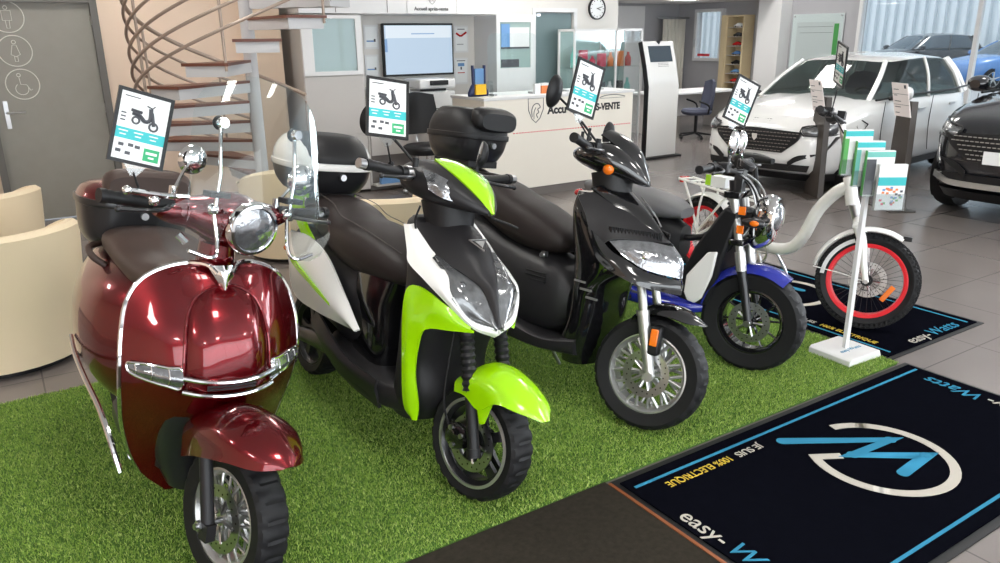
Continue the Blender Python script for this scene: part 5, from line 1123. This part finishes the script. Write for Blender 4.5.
for s in (-1, 1): b.tube([(-.75, s*.03, .3), (-.95, s*.085, .28), (-1.22, s*.09, .27)], .014, 10, 4); b.tube([(-.8, s*.03, .55), (-1.0, s*.085, .42), (-1.22, s*.09, .28)], .012, 10, 4)
O('bicycle_frame', b, parent=t); 
b = B().m('redlens'); b.box(-.345, -.34, -.0, .001, .6, .6) ; b.bm.free()
text('lettering', 'E-ROAD', .035, 'redlens', t, frame((-.405, -.037, .565), (.55, 0, .83), (-.83, 0, .55), (0, -1, 0)), th=.0008) if 0 else None
b = B().m('steel'); b.tube([(-.2, 0, .82), (-.3, 0, 1.1)], .016, 14); b.cyl((-.2, 0, .815), (-.212, 0, .85), .026); O('steering_column', b, parent=t, xf=SF)
b = B().m('dark'); b.tube([(-.4, -.3, 1.14), (-.36, -.15, 1.14), (-.31, -.05, 1.12), (-.31, .05, 1.12), (-.36, .15, 1.14), (-.4, .3, 1.14)], .0125, 12, 4); O('handlebar', b, parent=t, xf=SF)
for s in (-1, 1): grip(t, s, .19, .3, -.385, 1.14, SF, 'dark', 'satin')
b = B().m('dark'); b.box(-.39, -.34, -.17, -.11, 1.12, 1.17); b.box(-.33, -.29, -.04, .04, 1.13, 1.17); b.tube([(-.34, -.14, 1.14), (-.28, -.1, 1.06), (-.2, -.03, .95), (-.17, .0, .82), (-.2, .01, .76)], .004, 7, 5); b.tube([(-.33, .12, 1.13), (-.25, .1, 1.0), (-.18, .04, .85), (-.2, .02, .76)], .004, 7, 5); O('controls_and_cables', b, parent=t, xf=SF)
guard(t, 'front_mudguard', 'white', .292, 62, 172, .055, (0, .27), SF, drop=.012)
b = B().m('white'); b.tube([(-.285, -.05, .3), (-.12, -.085, .29), (0, -.085, .27)], .003, 6); O('mudguard_stay', b, parent=t, xf=SF)
b = B().m('frame'); b.box(.13, .175, -.03, .03, .52, .545); O('front_light', b, parent=t, xf=SF, bev=.005)
guard(t, 'rear_mudguard', 'white', .292, 5, 150, .055, (-1.22, .27), drop=.012)
b = B().m('white')
for s in (-1, 1):
    b.tube([(-1.47, s*.065, .63), (-1.0, s*.065, .6)], .009, 8); b.tube([(-1.42, s*.065, .628), (-1.3, s*.08, .45), (-1.22, s*.09, .29)], .008, 8, 3); b.tube([(-1.22, s*.065, .615), (-1.24, s*.08, .45), (-1.22, s*.09, .29)], .008, 8, 3); b.tube([(-1.0, s*.065, .6), (-1.22, s*.09, .31)], .009, 8); b.tube([(-1.0, s*.065, .6), (-.82, s*.03, .58)], .009, 8)
for x in (-1.47, -1.38, -1.28, -1.18, -1.08, -1.0): b.tube([(x, -.065, .6+.06*(-(x+1.0))), (x, .065, .6+.06*(-(x+1.0)))], .006, 8)
O('carrier_rack', b, parent=t)
b = B().m('dark'); b.tube([(-.82, 0, .6), (-.88, 0, .8)], .016, 12); O('seat_post', b, parent=t)
b = B().m('dark'); b.loftx([(-1.02, .06, .8, .86), (-.95, .09, .8, .87), (-.85, .05, .81, .87), (-.74, .018, .82, .855)], 20, 2.6, 4); O('saddle', b, parent=t)
b = B().m('steel'); b.lathe([(.065, 0), (.075, 0), (.075, .006), (.065, .006)], (-.72, -.05, .28), (0, -1, 0), 40, closed=True); b.tube([(-.72, -.05, .28), (-.655, -.07, .17)], .01); b.box(-.69, -.62, -.13, -.06, .155, .175); b.tube([(-.72, .05, .28), (-.785, .07, .39)], .01); b.box(-.82, -.75, .06, .13, .38, .4)
for k in range(5): a = k*2*PI/5; b.tube([(-.72, -.053, .28), (-.72+.068*math.cos(a), -.053, .28+.068*math.sin(a))], .006)
O('crankset', b, parent=t)
b = B().m('dark'); b.tube([(-.72, -.055, .35), (-1.22, -.06, .30)], .004); b.tube([(-.72, -.055, .21), (-1.22, -.06, .24)], .004); O('chain', b, parent=t)
b = B().m('steel'); b.tube([(-.66, .05, .27), (-.6, .1, .14), (-.62, .12, .02)], .008, 8, 3); O('kickstand', b, parent=t)
b = B().m('redlens'); b.box(-1.5, -1.475, -.03, .03, .6, .64); O('rear_reflector', b, parent=t)
o = B().m('card'); o.box(-.1, .075, -.045, .045, 0, .07); o.m('lime'); o.box(-.101, -.05, -.0455, .0455, 0.001, .0705); o = O('small_carton', o, bev=.002); o.matrix_world = t.matrix_world @ Matrix.Translation((-1.14, 0, .62)); tag(o, 'small white and lime carton standing on the carrier of the white bicycle', 'box')
# ================================================================ price card signs clipped to the handlebars
def card_sign(label, c, rv, foot, s=.9):
    c = Vector((0, 0, CAM_H)).lerp(Vector(c), s); Rm = Matrix.Rotation(Vector(rv).length, 4, Vector(rv).normalized()); mw = Matrix.Translation(c) @ Rm @ Matrix.Scale(s/.9, 4)
    t = thing('price_card_sign', label, 'sign', mw=mw, group='price card signs on the handlebars'); W_, H_ = .0743, .1026
    b = B().m('frame'); e = .0095
    b.box(-W_, W_, -.004, .004, H_-e, H_); b.box(-W_, W_, -.004, .004, -H_, -H_+e); b.box(-W_, -W_+e, -.004, .004, -H_+e, H_-e); b.box(W_-e, W_, -.004, .004, -H_+e, H_-e); b.box(-W_+e, W_-e, .001, .004, -H_+e, H_-e); O('frame', b, parent=t)
    b = B().m('card'); b.box(-W_+e, W_-e, -.001, .001, -H_+e, H_-e); cd_ = O('card', b, parent=t)
    F_ = lambda x0, x1, z0, z1, m: b.m(m).box(x0, x1, -.0016, -.0009, z0, z1)
    b = B(); F_(-W_+e, W_-e, -.036, -.006, 'cyan'); cd2 = O('price_band', b, parent=t)
    b = B(); F_(.016, .058, -.085, -.05, 'cgreen'); O('green_price_box', b, parent=t)
    b = B().m('card')
    for x in (-.045, -.005, .035): b.box(x-.012, x+.012, -.0022, -.0017, -.016, -.013); b.box(x-.008, x+.008, -.0022, -.0017, -.026, -.023)
    b.box(.022, .052, -.0022, -.0017, -.066, -.059); b.box(.03, .045, -.0022, -.0017, -.077, -.072); O('white_print', b, parent=t)
    b = B().m('cardgrey')
    for x, z in ((-.045, -.052), (-.02, -.05), (-.05, -.07), (-.025, -.073), (-.002, -.052)): b.box(x-.007, x+.007, -.0022, -.0017, z-.005, z+.004)
    b.box(-.055, -.015, -.0022, -.0017, .08, .083)
    for z in (.012, .022, .032): b.box(-.058, -.045, -.0022, -.0017, z, z+.004)
    # little scooter silhouette
    Q = lambda cx, cz, r: b.tube([(cx+r*math.cos(k*PI/8), -.002, cz+r*math.sin(k*PI/8)) for k in range(16)], .003, 5, closed=True)
    Q(-.018, .02, .009); Q(.03, .012, .011)
    b.tube([(-.03, -.002, .038), (-.01, -.002, .034), (.005, -.002, .022), (.018, -.002, .03), (.016, -.002, .06)], .006, 6, 3); b.tube([(-.034, -.002, .046), (-.005, -.002, .044)], .0045, 6); b.tube([(.005, -.002, .066), (.02, -.002, .062), (.026, -.002, .07)], .002, 6); b.tube([(.02, -.002, .05), (.03, -.002, .014)], .005, 6)
    O('scooter_picture', b, parent=t)
    b = B().m('acryl'); b.prism([(-.03, -H_), (.03, -H_), (.008, -H_-.03), (-.008, -H_-.03)], lambda x, z, d: (x, d, z), -.004, .004); O('clip', b, parent=t)
    f_ = mw.inverted() @ Vector(foot); b = B().m('dark'); b.tube([(0, 0, -H_-.02), f_], .0035, 8); b.sph(f_, .011, 10); O('stem', b, parent=t); return t
GP = lambda S_, p: Vector(S_.matrix_world @ Vector(p))
red_, lime_, blk_, mop_, fat_ = [bpy.data.objects[n] for n in ('retro_scooter', 'electric_scooter', 'sport_scooter', 'electric_moped', 'electric_bicycle')]
bpy.context.view_layer.update()
card_sign('price card in black frame clipped above the grip of the red scooter', [-1.105, 2.418, 1.339], [-0.235, 0.29, 0.682], GP(red_, SR @ Vector((-.24, -.26, 1.11))))
card_sign('price card in black frame above the grip of the lime scooter, before the television', [-0.415, 2.957, 1.348], [-0.4, 0.1, 0.44], GP(lime_, SG @ Vector((-.36, -.25, 1.1))), s=.87)
card_sign('tilted price card above the black scooter handlebar, in front of the counter lettering', [0.38, 3.415, 1.381], [-0.144, 0.315, 0.64], GP(blk_, SB @ Vector((-.36, -.22, 1.15))))
card_sign('tilted price card above the moped mirrors, in front of the white car bonnet', [1.239, 4.004, 1.273], [-0.102, 0.397, 0.461], GP(mop_, SM @ Vector((-.17, -.12, 1.0))))
card_sign('price card seen edge-on above the white bicycle handlebar', [1.922, 4.471, 1.429], [0.216, 0.106, -1.642], GP(fat_, SF @ Vector((-.35, -.13, 1.16))))
# ================================================================ brochure stand
t = TR('brochure_stand', 'slim white brochure stand with a square foot plate beside the bicycle wheel', 'brochure stand', 3.5, 2.12, .005, -.03)
b = B().m('panel'); b.prism([(-.13, 0), (.13, 0), (.13, .012), (.112, .045), (-.112, .045), (-.13, .035)], lambda x, z, y: (x, y, z), -.12, .12); O('foot_plate', b, parent=t, bev=.003)
text('lettering', 'easy-Watts', .035, 'matblue', t, Matrix.Translation((0, -.04, .0455)), th=.0005)
b = B().m('panel'); b.box(-.014, .014, -.01, .01, .045, 1.02); O('pole', b, parent=t)
D_ = t.matrix_world if 0 else None
bpy.context.view_layer.update()
RT = Matrix.Rotation(-.58, 4, 'Z')
tiers = [(-.05, .95, .05), (.0, .9, .02), (.035, .86, -.02), (.085, .80, -.055)]
for k, (dx, z, dy) in enumerate(tiers):
    b = B().m('acryl'); b.box(dx-.07, dx+.07, dy-.02, dy-.017, z-.02, z+.06); b.box(dx-.07, dx+.07, dy-.017, dy+.014, z-.02, z-.017); b.box(dx-.07, dx+.07, dy+.014, dy+.017, z-.02, z+.14); O('leaflet_pocket', b, parent=t, xf=RT)
    L_ = [('back', 'greenish'), ('second', 'mint'), ('third', 'pale'), ('front', 'colourful')][k]
    b = B().m('card'); X = Matrix.Translation((dx, dy, z)); b.box(-.065, .065, -.013, .011, -.016, .2, X)
    b.m('cyan' if k != 2 else 'teal'); b.box(-.065, .065, -.0145, -.013, .1, .14, X) if k == 3 else b.box(-.065, .065, -.0145, -.013, .17, .195, X)
    b.m(['greenstrip', 'teal', 'cardgrey', 'pink'][k])
    if k == 3:
        rs = random.Random(2)
        for q in range(26): b.m(rs.choice(['pink', 'cardgrey', 'greenstrip', 'orange', 'cardblue'])); x0 = rs.uniform(-.06, .05); z0 = rs.uniform(-.01, .085); b.box(x0, x0+.012, -.0146-.00001*q, -.013, z0, z0+.01, X)
    else: b.box(-.065, -.045 if k != 2 else -.02, -.0146, -.013, -.01, .16, X); b.m('greenstrip'); b.box(-.067, -.0652, -.013, .011, -.016, .2, X)
    o = O('leaflet_pile', b); o.matrix_world = Matrix.Translation(R(3.5, 2.12, .005)) @ Matrix.Rotation(AL-.61, 4, 'Z')
    tag(o, ['teal topped leaflet pile in the rearmost, highest pocket of the brochure stand', 'white leaflet pile with teal spine in the second pocket of the brochure stand', 'white and grey leaflet pile in the third pocket of the brochure stand', 'leaflet pile with colourful photo grid in the lowest front pocket of the brochure stand'][k], 'leaflets', 'leaflet piles on the brochure stand')
# ================================================================ cars
def car(name, label, ox, oy, h, s, paint, kind=0, detail=True, z=0):
    a = math.radians(h); x = Vector((math.cos(a), math.sin(a), 0)); y = Vector((-math.sin(a), math.cos(a), 0))
    t = thing(name, label, 'car', mw=frame((ox, oy, z), x*s, y*s, Vector((0, 0, s)))) 
    LF = 2.0; N = 56; w = .86 if kind == 0 else .9; up = 0 if kind == 0 else .1
    def outl(f, bk, hw, z, n=4.2, zf=None, ny=6):
        ring = []
        for k in range(N):
            q = k*2*PI/N; cx = (f+bk)/2; rx = (f-bk)/2; xx = cx+rx*math.copysign(abs(math.cos(q))**(2/n), math.cos(q)); yy = hw*math.copysign(abs(math.sin(q))**(2/ny), math.sin(q)); ring.append(Vector((xx, yy, zf(xx, yy) if zf else z)))
        return ring
    sh = lambda x_, y_: (.98+up-(.2*max(0, (x_-.9)/1.1)**1.3 if x_ > .9 else 0))-.05*(abs(y_)/w)**2
    b = B().m(paint); Ls = [outl(1.86, -1.9, w-.06, .2+up*.5), outl(1.97, -1.98, w-.01, .28+up*.5), outl(2.0, -2.02, w, .42+up), outl(1.99, -2.02, w+.005, .58+up), outl(1.97, -2.0, w, .7+up, zf=lambda X_, Y_: min(.8+up, sh(X_, Y_)-.1)), outl(1.9, -1.97, w-.035, 0, zf=lambda X_, Y_: sh(X_, Y_)-.02), outl(1.8, -1.93, w-.1, 0, zf=lambda X_, Y_: sh(X_, Y_)+.012), outl(1.4, -1.8, w-.45, 0, zf=lambda X_, Y_: sh(X_, Y_)+.03), outl(.9, -1.2, .02, 0, zf=lambda X_, Y_: sh(X_, Y_)+.035)]
    b.rings(Ls); O('body', b, parent=t, ang=50)
    b = B().m('frame'); b.rings([outl(1.84, -1.88, w-.05, .14+up*.4), outl(1.93, -1.93, w-.03, .22+up*.5)]); O('underbody', b, parent=t)
    ZR = 1.43+up*1.5
    def rf(X_, Y_): return ZR-.05*(abs(Y_)/.6)**2-.07*(abs(X_+.6)/1.0)**2
    g0 = outl(1.02, -1.95, w-.07, 0, 5, lambda X_, Y_: sh(X_, Y_)-.01); g1 = outl(.3, -1.6, .6, 0, 5, rf); g2 = [p_.lerp(q_, .55)+Vector((0, math.copysign(.02, p_.y), .015)) for p_, q_ in zip(g0, g1)]
    b = B().m('smoke' if detail else 'darkscreen'); b.rings([g0, g2, g1], cap=False); O('windows', b, parent=t, ang=50)
    b = B().m(paint); b.rings([g1, outl(.2, -1.55, .54, 0, 5, lambda X_, Y_: rf(X_, Y_)+.012), outl(-.1, -1.1, .2, 0, 5, lambda X_, Y_: rf(X_, Y_)+.02)]); 
    for k_, r0_ in ((6, .03), (14, .022), (18, .035), (21, .06)):
        for kk in (k_, N-k_): b.tube([g0[kk], g2[kk], g1[kk]], r0_, 10, 4)
    b.m('frame')
    for s_ in (-1, 1): b.tube([(.95, s_*(w-.065), .965+up), (0, s_*(w-.045), .985+up), (-1.0, s_*(w-.05), .985+up), (-1.8, s_*(w-.12), 1.0+up)], .012, 8, 4)
    O('roof', b, parent=t)
    b = B().m('dark'); b.box(-1.6, .75, -.62, .62, .4, .75); b.loftx([(.45, .6, .7, .98), (.7, .6, .75, .95)], 16, 4, 1)
    for s_ in (-.33, .33):
        b.m('officefab'); b.loftx([(-.5, .2, .6, 1.2), (-.38, .22, .55, 1.22), (-.3, .2, .6, 1.1)], 16, 3, 2); 
        for v in b.bm.verts[-(16*5):]: pass
    b.m('dark'); b.tube([(.25+.0, .33+.17*math.cos(q*PI/8), .88+.17*math.sin(q*PI/8)) for q in range(16)], .014, 8, closed=True)
    b.mats = b.mats; O('interior', b, parent=t)
    for s_ in (-1, 1):
        b = B().m(paint if kind == 0 else paint); b.loftx([(.55, .03, 0, .1), (.62, .09, -.02, .14), (.7, .1, -.01, .13), (.76, .05, .02, .1)], 18, 2.6, 4); b.xf(Matrix.Translation((0, s_*(w+.1), .97+up))); b.m('frame'); b.tube([(.66, s_*(w-.05), .97+up), (.66, s_*(w+.05), .99+up)], .025, 8); O('side_mirror', b, parent=t)
    for xw in (1.27, -1.27):
        for s_ in (-1, 1):
            r = .315+up*.3; b = B().m('rubber'); y0 = s_*(w-.2); y1 = s_*(w-.02); b.lathe([(r*.62, y0), (r*.97, y0), (r, y0*.75+y1*.25), (r, y0*.2+y1*.8), (r*.96, y1), (r*.68, y1), (r*.64, y1-.01*s_)], (xw, 0, r), (0, 1, 0), 40, closed=True); wl_ = O('wheel', b, parent=t)
            b = B().m('silver'); b.lathe([(r*.64, y1-.03*s_), (r*.69, y1-.002*s_), (r*.64, y1+.0*s_)], (xw, 0, r), (0, 1, 0), 40, closed=True)
            for q in range(5):
                an = q*2*PI/5+.3; b.tube([(xw, y1-.02*s_, r), (xw+r*.66*math.cos(an), y1-.012*s_, r+r*.66*math.sin(an))], [.03, .02], 8)
            b.m('dark'); b.lathe([(r*.64, y1-.06*s_), (.001, y1-.06*s_)], (xw, 0, r), (0, 1, 0), 30); O('alloy_rim', b, parent=wl_)
            b = B().m('frame'); R_ = r+.015; yy = w-.03
            b.prism([(xw+R_*math.cos(q*PI/14), r+R_*math.sin(q*PI/14)*1.0) for q in range(-3, 18)], lambda X_, Z_, d: (X_, s_*(yy-.22+d), Z_), 0, .222); O('wheel_arch', b, parent=t)
    if not detail: return t
    FX_ = lambda y_, z_: (lambda f_: -.01+f_*(1-min(.999, abs(y_)/w)**6)**(1/4.2))(2.015 if z_ < .69+up else 2.0-(z_-.69-up)*.9)
    P_ = lambda y_, z_, o_=.012: (FX_(y_, z_)+o_, y_, z_)
    b = B().m('dark'); U = up
    gw = .52 if kind == 0 else .62
    b.patch([[P_(y_*gw, .70+U-.02*abs(y_)) for y_ in (-1, -.5, 0, .5, 1)], [P_(y_*gw*.92, .58+U) for y_ in (-1, -.5, 0, .5, 1)], [P_(y_*gw*.62, .45+U) for y_ in (-1, -.5, 0, .5, 1)]], .03, 5, 5, inward=(0, 0, .5)); gr = O('grille', b, parent=t)
    b = B().m('silver' if kind else 'plinth')
    for r_ in range(6):
        z_ = .47+U+r_*.038; ww = gw*(.66+.34*(r_/5))-.02
        for k in range(-13, 14):
            y_ = k*.042+(.021 if r_ % 2 else 0)
            if abs(y_) < ww: p_ = Vector(P_(y_, z_, .014)); b.box(p_.x-.004, p_.x+.006, p_.y-.014, p_.y+.014, z_-.004, z_+.004)
    O('grille_pattern', b, parent=gr)
    b = B().m('chrome'); sh_ = [(-.032, .035), (.032, .035), (.03, -.008), (0, -.04), (-.03, -.008)]; b.prism(sh_, lambda y_, z_, d: (FX_(0, .6)+.02+d, y_, .6+U+z_), 0, .012); O('shield_badge', b, parent=gr)
    if kind == 0: text('lettering', 'PEUGEOT', .05, 'cardgrey', t, frame((FX_(0, .78)+.0, 0, .765), (0, 1, 0), (-.7, 0, .7), (.7, 0, .7)), th=.002)
    for s_ in (-1, 1):
        b = B().m('lensdark'); b.patch([[P_(s_*y_, z1_+U, .0) for y_, z1_ in ((.5, .725), (.62, .745), (.74, .76), (.82, .77))], [P_(s_*y_, z1_+U, .016) for y_, z1_ in ((.52, .69), (.63, .69), (.74, .70), (.825, .72))], [P_(s_*y_, z1_+U, .0) for y_, z1_ in ((.54, .655), (.64, .645), (.74, .655), (.83, .68))]], .02, 4, 5, inward=(0, 0, .5)); hl = O('headlight', b, parent=t)
        b = B().m('frame'); b.tube([P_(s_*y_, z_+U, .006) for y_, z_ in ((.5, .73), (.64, .753), (.83, .775), (.84, .68), (.74, .648), (.54, .648))], .008, 6, 2, closed=True); O('headlight_edge', b, parent=hl)
        b = B().m('card' if kind == 0 else 'chrome'); b.m('steel' if kind == 0 else 'chrome'); b.patch([[P_(s_*.765, .63+U, .004), P_(s_*.785, .632+U, .004)], [P_(s_*.72, .5+U, .008), P_(s_*.735, .5+U, .008)], [P_(s_*.66, .39+U, .004), P_(s_*.668, .39+U, .004)]], .01, 2, 4, inward=(0, 0, .5)); O('daytime_lamp', b, parent=t)
        b = B().m('frame'); b.patch([[P_(s_*.4, .36+U, .004), P_(s_*.4, .3+U, .004)], [P_(s_*.5, .43+U, .008), P_(s_*.5, .37+U, .008)], [P_(s_*.66, .455+U, .004), P_(s_*.66, .44+U, .004)]], .012, 3, 5, inward=(0, 0, .5)); O('bumper_blade', b, parent=t)
    b = B().m('frame'); b.patch([[P_(y_*.62, .33+U, .004) for y_ in (-1, -.5, 0, .5, 1)], [P_(y_*.6, .26+U, .0) for y_ in (-1, -.5, 0, .5, 1)]], .02, 4, 2, inward=(0, 0, .5)); O('lower_intake', b, parent=t)
    if kind:
        b = B().m('silver'); b.patch([[P_(y_*.8, .30+U-.03*(abs(y_) < .8), .012) for y_ in (-1, -.8, -.6, 0, .6, .8, 1)], [P_(y_*.78, .25+U-.03*(abs(y_) < .8), .012) for y_ in (-1, -.8, -.6, 0, .6, .8, 1)]], .02, 4, 2, inward=(0, 0, .5)); O('skid_trim', b, parent=t)
        b = B().m('card'); b.box(FX_(0, .5)+.02, FX_(0, .5)+.03, -.26, .26, .44+U, .55+U); O('licence_plate', b, parent=t)
    for s_ in (-1, 1):
        b = B().m('frame')
        for xa, xb in ((.86, -.4), (-.42, -1.3)):
            b.tube([(xa, s_*(w+.003), .95+U), (xa+.03, s_*(w+.006), .6+U), (xa-.05, s_*(w-.0), .3+U)], .004, 6, 4)
        b.m('steel'); b.box(-.2, -.02, s_*(w+.012)-.008, s_*(w+.012)+.008, .8+U, .825+U); b.box(-1.1, -.94, s_*(w+.012)-.008, s_*(w+.012)+.008, .81+U, .835+U); O('door_seam', b, parent=t)
    return t
car('hatchback_car', 'white hatchback car parked in the showroom behind the bicycle', 4.163, 9.416, 220.4, .95, 'carwhite', 0)
car('suv_car', 'glossy black car cut off by the right edge of the photo', 5.853, 7.397, 214.7, .978, 'carblack', 1)
wpt = [('parked_car', 'dark car parked outside, seen through the large window over the white car roof', 28.1, 15.7, 'cargrey', 1), ('parked_car', 'pale blue car parked outside at the far right behind the large window', 25.9, 11.6, 'carblue', 0)]
for n_, l_, p_, q_, c_, k_ in wpt:
    v_ = R(p_, q_); o = car(n_, l_, v_.x, v_.y, 188, 1.0, c_, k_, False, -.05)
# ================================================================ give mirrored pairs a mesh of their own each
SEP = {'windscreen_bracket', 'fender_stay', 'grab_handle', 'feet', 'side_wing', 'front_panel', 'tail_panel', 'headlamp', 'lower_fairing', 'side_bar', 'projector', 'turn_signal', 'seat_stitching', 'page_detail', 'chrome_clamp',
       'hour_marks', 'fork_yoke', 'lamp_trim', 'bar_end', 'side_slats', 'footrest', 'bracket_clamp', 'stripe', 'reflector', 'stud', 'hinge', 'silver_stripe', 'body_vents', 'lower_cowl', 'rim_lip', 'base'}
def islands(me):
    par = list(range(len(me.vertices)))
    def fd(a):
        while par[a] != a: par[a] = par[par[a]]; a = par[a]
        return a
    for e in me.edges:
        a, c = fd(e.vertices[0]), fd(e.vertices[1])
        if a != c: par[a] = c
    g = {}
    for i in range(len(par)): g.setdefault(fd(i), []).append(i)
    return list(g.values())
for o in [x for x in bpy.data.objects if x.type == 'MESH' and x.parent and x.name.split('.')[0] in SEP]:
    isl = islands(o.data)
    if not 2 <= len(isl) <= 14: continue
    nm = o.name.split('.')[0]; src = o.data; keep = None
    for k, vs in enumerate(isl):
        bm = bmesh.new(); bm.from_mesh(src); bm.verts.ensure_lookup_table(); s_ = set(vs)
        bmesh.ops.delete(bm, geom=[v for v in bm.verts if v.index not in s_], context='VERTS')
        me = bpy.data.meshes.new(nm); bm.to_mesh(me); bm.free()
        for m_ in src.materials: me.materials.append(m_)
        if k == 0: keep = me
        else:
            c = o.copy(); c.data = me; COL.objects.link(c); c.name = nm
    o.data = keep
